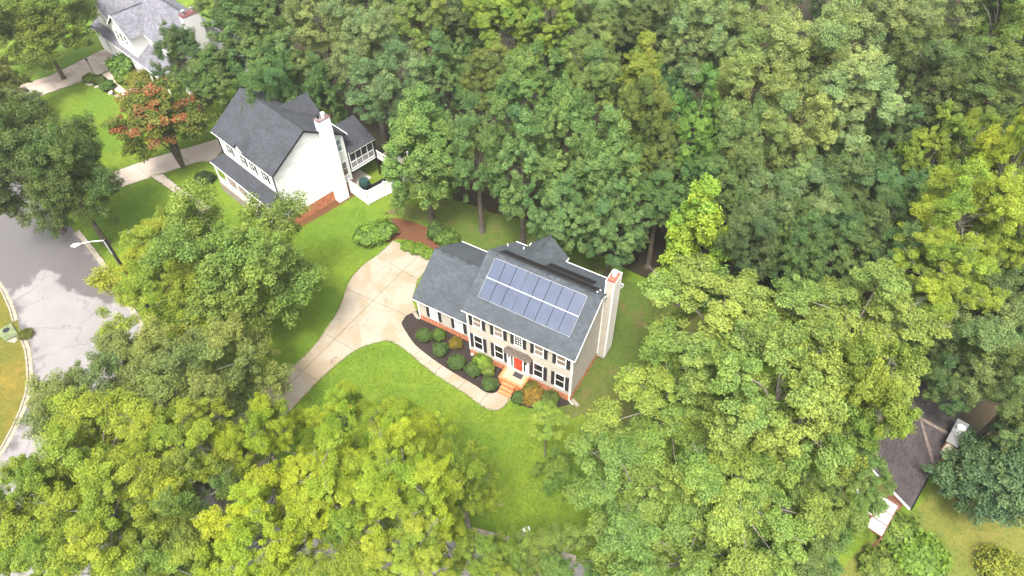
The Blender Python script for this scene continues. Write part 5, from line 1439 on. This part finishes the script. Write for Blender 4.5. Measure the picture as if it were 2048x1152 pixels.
 ('forest_tree', 1590, 280, 88, 92, 12, 'oak', 2, (1.9, 1.65, 1.4), 'grey olive tree below the great grey green tree'),
 ('forest_tree', 1480, 330, 62, 92, 11, 'oak', 3, (1.5, 1.45, 1.25), 'dull green tree right of the fresh green tree'),
 ('forest_tree', 1560, 420, 90, 80, 9, 'oak', 0, (1.4, 1.32, 1.4), 'dull grey tree low in the wood above the lime group'),
 ('forest_tree', 1680, 390, 80, 80, 9, 'oak', 1, (1.0, 1.0, .95), 'dark grey green tree low in the wood, left of the yellow trees'),
 ('forest_tree', 1480, 465, 55, 65, 7, 'tall', 1, (.95, 1.05, .9), 'small green tree right beside the yellow conical tree'),
 ('forest_tree', 1730, 60, 80, 80, 14, 'oak', 2, (1.75, 1.55, 1.6), 'grey tree with bare twigs at the top edge, upper right'),
 ('forest_tree', 1820, 50, 75, 80, 14, 'oak', 0, (1.75, 1.55, 1.55), 'dull grey tree at the top edge left of the light green corner tree'),
 ('forest_tree', 1860, 150, 70, 70, 12, 'oak', 3, (1.05, 1.0, .8), 'dark olive tree between the silvery tree and the corner tree'),
 ('forest_tree', 2000, 60, 75, 85, 14, 'tulip', 4, (1.6, 1.55, .8), 'light green tree in the top right corner'),
 ('forest_tree', 1975, 200, 80, 72, 12, 'oak', 1, (1.05, 1.0, .7), 'dark olive tree below the top right corner tree'),
 ('forest_tree', 1850, 330, 62, 88, 11, 'tulip', 3, (1.8, 1.65, .65), 'yellow green tree left of the bright yellow pair on the right'),
 ('forest_tree', 1935, 300, 45, 60, 12, 'airy', 0, (1.8, 1.6, .6), 'small yellow green tree top between the two larger yellow trees on the right'),
 ('forest_tree', 2015, 335, 62, 92, 14, 'airy', 1, (2.5, 2.1, .6), 'brightest yellow tree at the right edge'),
 ('forest_tree', 1930, 440, 92, 88, 13, 'airy', 2, (2.1, 1.85, .6), 'broad yellow olive tree below the brightest yellow tree at the right'),
 ('forest_tree', 2040, 480, 60, 80, 12, 'airy', 3, (2.2, 1.9, .6), 'yellow tree cut by the right edge, below the brightest one'),
 ('forest_tree', 1885, 560, 88, 78, 12, 'airy', 0, (2.0, 1.8, .6), 'yellow green tree at the upper right of the lime group'),
 ('forest_tree', 1760, 480, 70, 66, 9, 'oak', 2, (.9, .95, .85), 'dark shaded tree behind the lime tree tops'),
 ('forest_tree', 2000, 590, 78, 78, 9, 'oak', 0, (.85, .85, .75), 'dark shaded tree under the yellow trees at the right edge'),
 ('forest_tree', 1965, 700, 92, 88, 9, 'oak', 3, (1.5, 1.38, 1.2), 'grey olive tree above the brown house chimney, right'),
 ('forest_tree', 2040, 790, 62, 82, 9, 'oak', 1, (1.45, 1.35, 1.2), 'grey olive tree at the right edge above the feathery conifer'),
 ('forest_tree', 1890, 755, 55, 60, 7, 'oak', 2, (.8, .88, .8), 'dark tree right behind the brown house chimney'),
 ('forest_tree', 1800, 650, 55, 70, 9, 'oak', 1, (.8, .85, .75), 'dark tree between the lime group and the yellow trees'),
 ('forest_tree', 2030, 870, 40, 50, 6, 'tall', 1, (.85, 1.0, .95), 'small dark green tree at the right edge just above the conifer'),
]
# the shaded second storey of the wood, nothing tells these apart
UL = 'dark understorey tree in the shade between the tall trees of the wood'
rs = random.Random(8)
for (u, v) in ((560, 215), (1320, 405), (1300, 320), (1545, 475), (1500, 490), (1590, 520), (1670, 520), (1400, 380), (1690, 310), (930, 120), (1090, 140), (1240, 110), (1330, 130), (1340, 230), (1440, 160), (1440, 260), (1450, 400), (1620, 360), (1640, 470), (1770, 140), (1780, 300), (1760, 390), (1910, 110), (1920, 220), (2040, 160), (2040, 270), (1830, 430), (1960, 380), (1800, 540), (1970, 510), (2040, 640), (1880, 650), (860, -40), (960, -40), (1100, -30), (1240, -40), (1400, -20), (1560, -30), (1700, -40), (1840, -40), (1980, -40), (640, -20), (740, 10)):
    T.append(('understorey_tree', u, v, rs.uniform(48, 66), rs.uniform(60, 80), rs.uniform(7, 9.5), rs.choice(['oak', 'tall']), rs.randrange(4), (rs.uniform(.8, 1.0), rs.uniform(.9, 1.08), rs.uniform(.75, 1.0)), UL, 'understorey trees of the wood'))
random.seed(21)
for row in T:
    row = list(row)
    while len(row) < 11: row.append(G_WOOD if row[0] == 'forest_tree' else None)
    name, u, v, ru, rv, hc, kind, k, tint, label, group = row[:11]
    bark = row[11] if len(row) > 11 else (BARKPALE if kind in ('airy', 'tulip') else BARK)
    if kind == 'tall' and name == 'forest_tree': v, rv, hc = v + 8, rv * 1.14, hc * .93
    tree(name, u, v, ru, rv, hc, kind, k, tint, label, group, bark, multi=9 if kind == 'myrtle' else 0)


# ------------------------------------------------------------------ shrubs
def shrub_mesh(seed, n, size, rough, form=1.0, lob=0):
    rng = np.random.default_rng(seed)
    d = unit(rng.normal(size=(n, 3))); d[:, 2] = np.abs(d[:, 2]) * 1.0 - .15 * (rng.uniform(size=n) < .35)
    bump = np.zeros(n)
    cs = unit(rng.normal(size=(26 + lob, 3)))
    for c in cs: bump = np.maximum(bump, np.exp(-((d - c) ** 2).sum(1) / .07))
    r = (.80 + .20 * bump * (1 + rough) - .1 * rough + rough * .12 * rng.normal(size=n)) * (rng.uniform(.72, 1.02, n) ** .6)
    return leaf_mesh('foliage', d * r[:, None] * [1, 1, form], unit(d + .5 * rng.normal(size=(n, 3)) + [0, 0, .35]), size, np.clip(.25 + .6 * bump + .1 * rng.normal(size=n), 0, 1), LEAF, rng, aspect=.7)


SHR = {'box': [shrub_mesh(i, 5200, .10, .12) for i in (1, 2, 3)], 'loose': [shrub_mesh(i, 3800, .17, .6, 1.0, 14) for i in (4, 5)], 'twig': [shrub_mesh(i, 3200, .11, .9, 1.0, 20) for i in (6, 7)]}


def shrub(name, u, v, r, h, kind, k, tint, label, group=None, z=0.03):
    """(u, v) is the middle of the bush as seen, r its radius in metres, h its height"""
    c = at(u, v, h * .5)
    root = empty(name, (c.x, c.y, z)); tag(root, label, 'shrub', group)
    f = link('foliage', SHR[kind][k % len(SHR[kind])], root, (0, 0, h * .36)); f.scale = (r, r, h * .64); f.rotation_euler = (0, 0, random.uniform(0, 6)); f.color = (*tint, 1)
    mb = MB()
    for i in range(6):
        a = i * 1.05 + .3; mb.tube([(.05 * math.cos(a), .05 * math.sin(a), 0), (r * .35 * math.cos(a), r * .35 * math.sin(a), h * .4), (r * .6 * math.cos(a), r * .6 * math.sin(a), h * .72)], [.03, .02, .008], 5)
    mb.build('stem', BARK, root)
    return root


GB = 'clipped round shrubs in the front mulch bed'
BX = (.80, 1.0, .75)
shrub('boxwood_shrub', 848, 670, .80, 1.35, 'box', 0, BX, 'clipped round dark green shrub nearest the garage end of the mulch bed', GB)
shrub('boxwood_shrub', 877, 669, .68, 1.25, 'box', 1, (.95, 1.25, .6), 'brighter green clipped shrub beside the garage wall', GB)
shrub('boxwood_shrub', 880, 698, .82, 1.35, 'box', 2, BX, 'clipped shrub below the bright green one by the garage wall', GB)
shrub('boxwood_shrub', 913, 724, .86, 1.3, 'box', 0, BX, 'clipped round shrub midway along the front walk', GB)
shrub('boxwood_shrub', 946, 738, .78, 1.3, 'box', 1, BX, 'clipped shrub left of the lime green bush', GB)
shrub('boxwood_shrub', 979, 766, .84, 1.3, 'box', 2, BX, 'clipped shrub just left of the brick steps', GB)
shrub('boxwood_shrub', 1037, 794, .66, 1.15, 'box', 1, (.75, .95, .75), 'clipped shrub just right of the brick steps', GB)
shrub('lime_bush', 966, 724, .92, 1.35, 'loose', 0, (1.6, 1.9, .7), 'lime green leafy bush against the front wall left of the porch')
shrub('lime_bush', 977, 739, .62, .95, 'loose', 1, (1.6, 1.6, .85), 'smaller pale green bush in front of the lime green one')
shrub('sparse_shrub', 911, 686, .62, 1.0, 'twig', 0, (2.3, 1.35, .5), 'thin golden brown shrub in the mulch by the house corner')
shrub('rust_shrub', 1068, 792, .95, 1.2, 'twig', 1, (2.6, 1.3, .7), 'rust orange twiggy shrub right of the porch')
shrub('rust_shrub', 1062, 778, .8, 1.15, 'twig', 0, (1.6, 1.2, .6), 'olive brown twiggy shrub against the wall behind the rust orange one')
shrub('wall_shrub', 1100, 798, .85, 1.15, 'loose', 1, (1.0, 1.05, .7), 'dull green shrub at the right end of the front wall')
shrub('mound_shrub', 737, 468, 1.7, 1.6, 'loose', 0, (1.35, 1.75, .8), 'wide bright green mound shrub left of the driveway top', None, 0)
shrub('mound_shrub', 768, 459, 1.35, 1.7, 'loose', 1, (1.3, 1.7, .8), 'bright green mound shrub right half of the clump left of the driveway top', None, 0)
GD = 'low green clumps along the driveway top'
shrub('low_shrub', 815, 490, .8, .6, 'loose', 0, (1.3, 1.6, .6), 'low green clump at the left end of the driveway top edge', GD, 0)
shrub('low_shrub', 836, 497, .9, .7, 'loose', 1, (1.3, 1.6, .6), 'low green clump midway along the driveway top edge', GD, 0)
shrub('low_shrub', 856, 506, .8, .6, 'loose', 0, (1.3, 1.6, .6), 'low green clump on the driveway top edge nearest the garage roof', GD, 0)
shrub('leafy_shrub', 893, 472, 1.2, 1.7, 'loose', 1, (1.1, 1.4, .8), 'leafy green shrub between the red soil and the garage roof', None, 0)
shrub('leafy_shrub', 872, 462, 1.0, 2.2, 'loose', 0, (.9, 1.15, .9), 'dark leafy shrub just behind the one between red soil and garage roof', None, 0)
GP = 'shrubs around the pale house drive'
shrub('round_shrub', 179, 156, .9, 1.1, 'loose', 0, (1.2, 1.35, .6), 'round green shrub at the left end of the far mulch bed', GP)
shrub('round_shrub', 197, 160, .9, 1.0, 'loose', 1, (.9, .95, .6), 'dark shrub in the middle of the far mulch bed', GP)
shrub('round_shrub', 215, 170, 1.0, 1.0, 'loose', 0, (.8, 1.15, .7), 'green shrub at the right end of the far mulch bed', GP)
shrub('leafy_shrub', 246, 130, 2.1, 2.6, 'loose', 1, (1.0, 1.4, .7), 'large drooping green shrub at the garage corner of the pale house', GP, 0)
shrub('leafy_shrub', 250, 153, 1.4, 1.3, 'loose', 0, (1.4, 1.55, .7), 'pale green shrub in front of the drooping one at the pale house', GP, 0)
shrub('leafy_shrub', 285, 158, 2.0, 1.9, 'twig', 1, (1.8, 1.4, .7), 'tan twiggy shrub before the porch of the pale house', GP, 0)
shrub('dark_shrub', 408, 354, 1.2, 1.1, 'box', 0, (.35, .5, .45), 'very dark round shrub beside the white house porch', None, 0)
shrub('leafy_shrub', 1800, 1060, 1.6, 1.5, 'loose', 0, (1.2, 1.4, .7), 'green shrub beside the patio cover of the brown house', None, 0)
shrub('leafy_shrub', 1845, 1115, 1.9, 1.7, 'loose', 1, (1.25, 1.6, .65), 'bright green shrub near the bottom edge right of the red soil patch', None, 0)
shrub('leafy_shrub', 1760, 1130, 1.4, 1.3, 'loose', 0, (1.25, 1.35, .7), 'green shrub at the bottom edge left of the red soil patch', None, 0)
shrub('leafy_shrub', 1815, 955, .9, 1.0, 'twig', 0, (1.0, 1.15, .7), 'small green shrub against the brown house right wall', None, 0)
shrub('leafy_shrub', 2010, 1140, 1.7, 1.4, 'twig', 1, (1.8, 1.6, .6), 'pale yellow green shrub in the bottom right corner', None, 0)
shrub('leafy_shrub', 50, 668, .7, .6, 'twig', 0, (1.2, 1.0, .5), 'scruffy weeds clump at the kerb gap by the storm inlet', None, 0)


# ------------------------------------------------------------------ ragged grass along the paving edges
def fringe(name, outlines, seed, step=.05):
    rng = np.random.default_rng(seed); C = []
    for pts in outlines:
        for a, b in zip(pts, pts[1:]):
            L_ = (b - a).length; n = max(1, int(L_ / step))
            for k in range(n):
                t = (k + rng.uniform()) / n; d = (b - a).normalized(); nn = Vector((-d.y, d.x, 0))
                o = rng.normal(0, .05); p = a.lerp(b, t) + nn * o
                C.append((p.x, p.y, .05 + .03 * rng.uniform()))
    C = np.array(C); Nn = unit(rng.normal(size=C.shape) * .8 + [0, 0, .5])
    me = leaf_mesh(name, C, Nn, .17, rng.uniform(.2, .9, len(C)), LEAF, rng, aspect=.4)
    o = link(name, me); o.color = (1.05, 1.25, .35, 1); tag(o, kind='stuff'); tag(o, 'ragged tufts of grass along the edges of drives and front walks')
    return o


fringe('grass_fringe', [smooth(px(drive_l), 3, False), smooth(px(walk_join + drive_b), 3, False), smooth(px(walk_i), 3, False), d2 + d2[:1], p2 + p2[:1], d3 + d3[:1], px(drive_top)], 3)


def turf(name, polys, n, seed):
    rng = np.random.default_rng(seed); C = []
    for poly, cnt in zip(polys, n):
        q = [(p.x, p.y) for p in px(poly)]; xs, ys = [a for a, _ in q], [b_ for _, b_ in q]; k = 0
        while k < cnt:
            p = (rng.uniform(min(xs), max(xs)), rng.uniform(min(ys), max(ys)))
            if noise.noise(Vector((p[0] * .6, p[1] * .6, 3))) + rng.uniform(-.5, .5) > -.12 and inside(p, q): C.append((*p, .012 + .03 * rng.uniform())); k += 1
    C = np.array(C); me = leaf_mesh(name, C, unit(rng.normal(size=C.shape) * .55 + [0, 0, .7]), .15, rng.uniform(.1, 1, len(C)), LEAF, rng, aspect=.35)
    o = link(name, me); o.color = (1.25, 1.55, .3, 1); tag(o, kind='stuff'); tag(o, 'loose longer tufts of grass all over the front lawns')
    return o


turf('lawn_tufts', [[(560, 870), (609, 795), (640, 763), (674, 732), (706, 708), (758, 688), (783, 688), (812, 708), (858, 746), (921, 788), (970, 822), (1003, 822), (1024, 806), (1100, 825), (1150, 850), (1120, 1000), (1080, 1080), (1000, 1076), (850, 1036), (640, 985)],
                     [(640, 430), (750, 405), (712, 470), (760, 500), (700, 545), (680, 585), (670, 620), (620, 690), (540, 760), (470, 830), (420, 880), (300, 690), (228, 556), (165, 470), (215, 390), (300, 362), (350, 398), (450, 430), (600, 430)],
                     [(70, 205), (170, 168), (230, 190), (330, 205), (420, 275), (300, 314), (195, 348), (112, 380)]], (16000, 18000, 7000), 12)
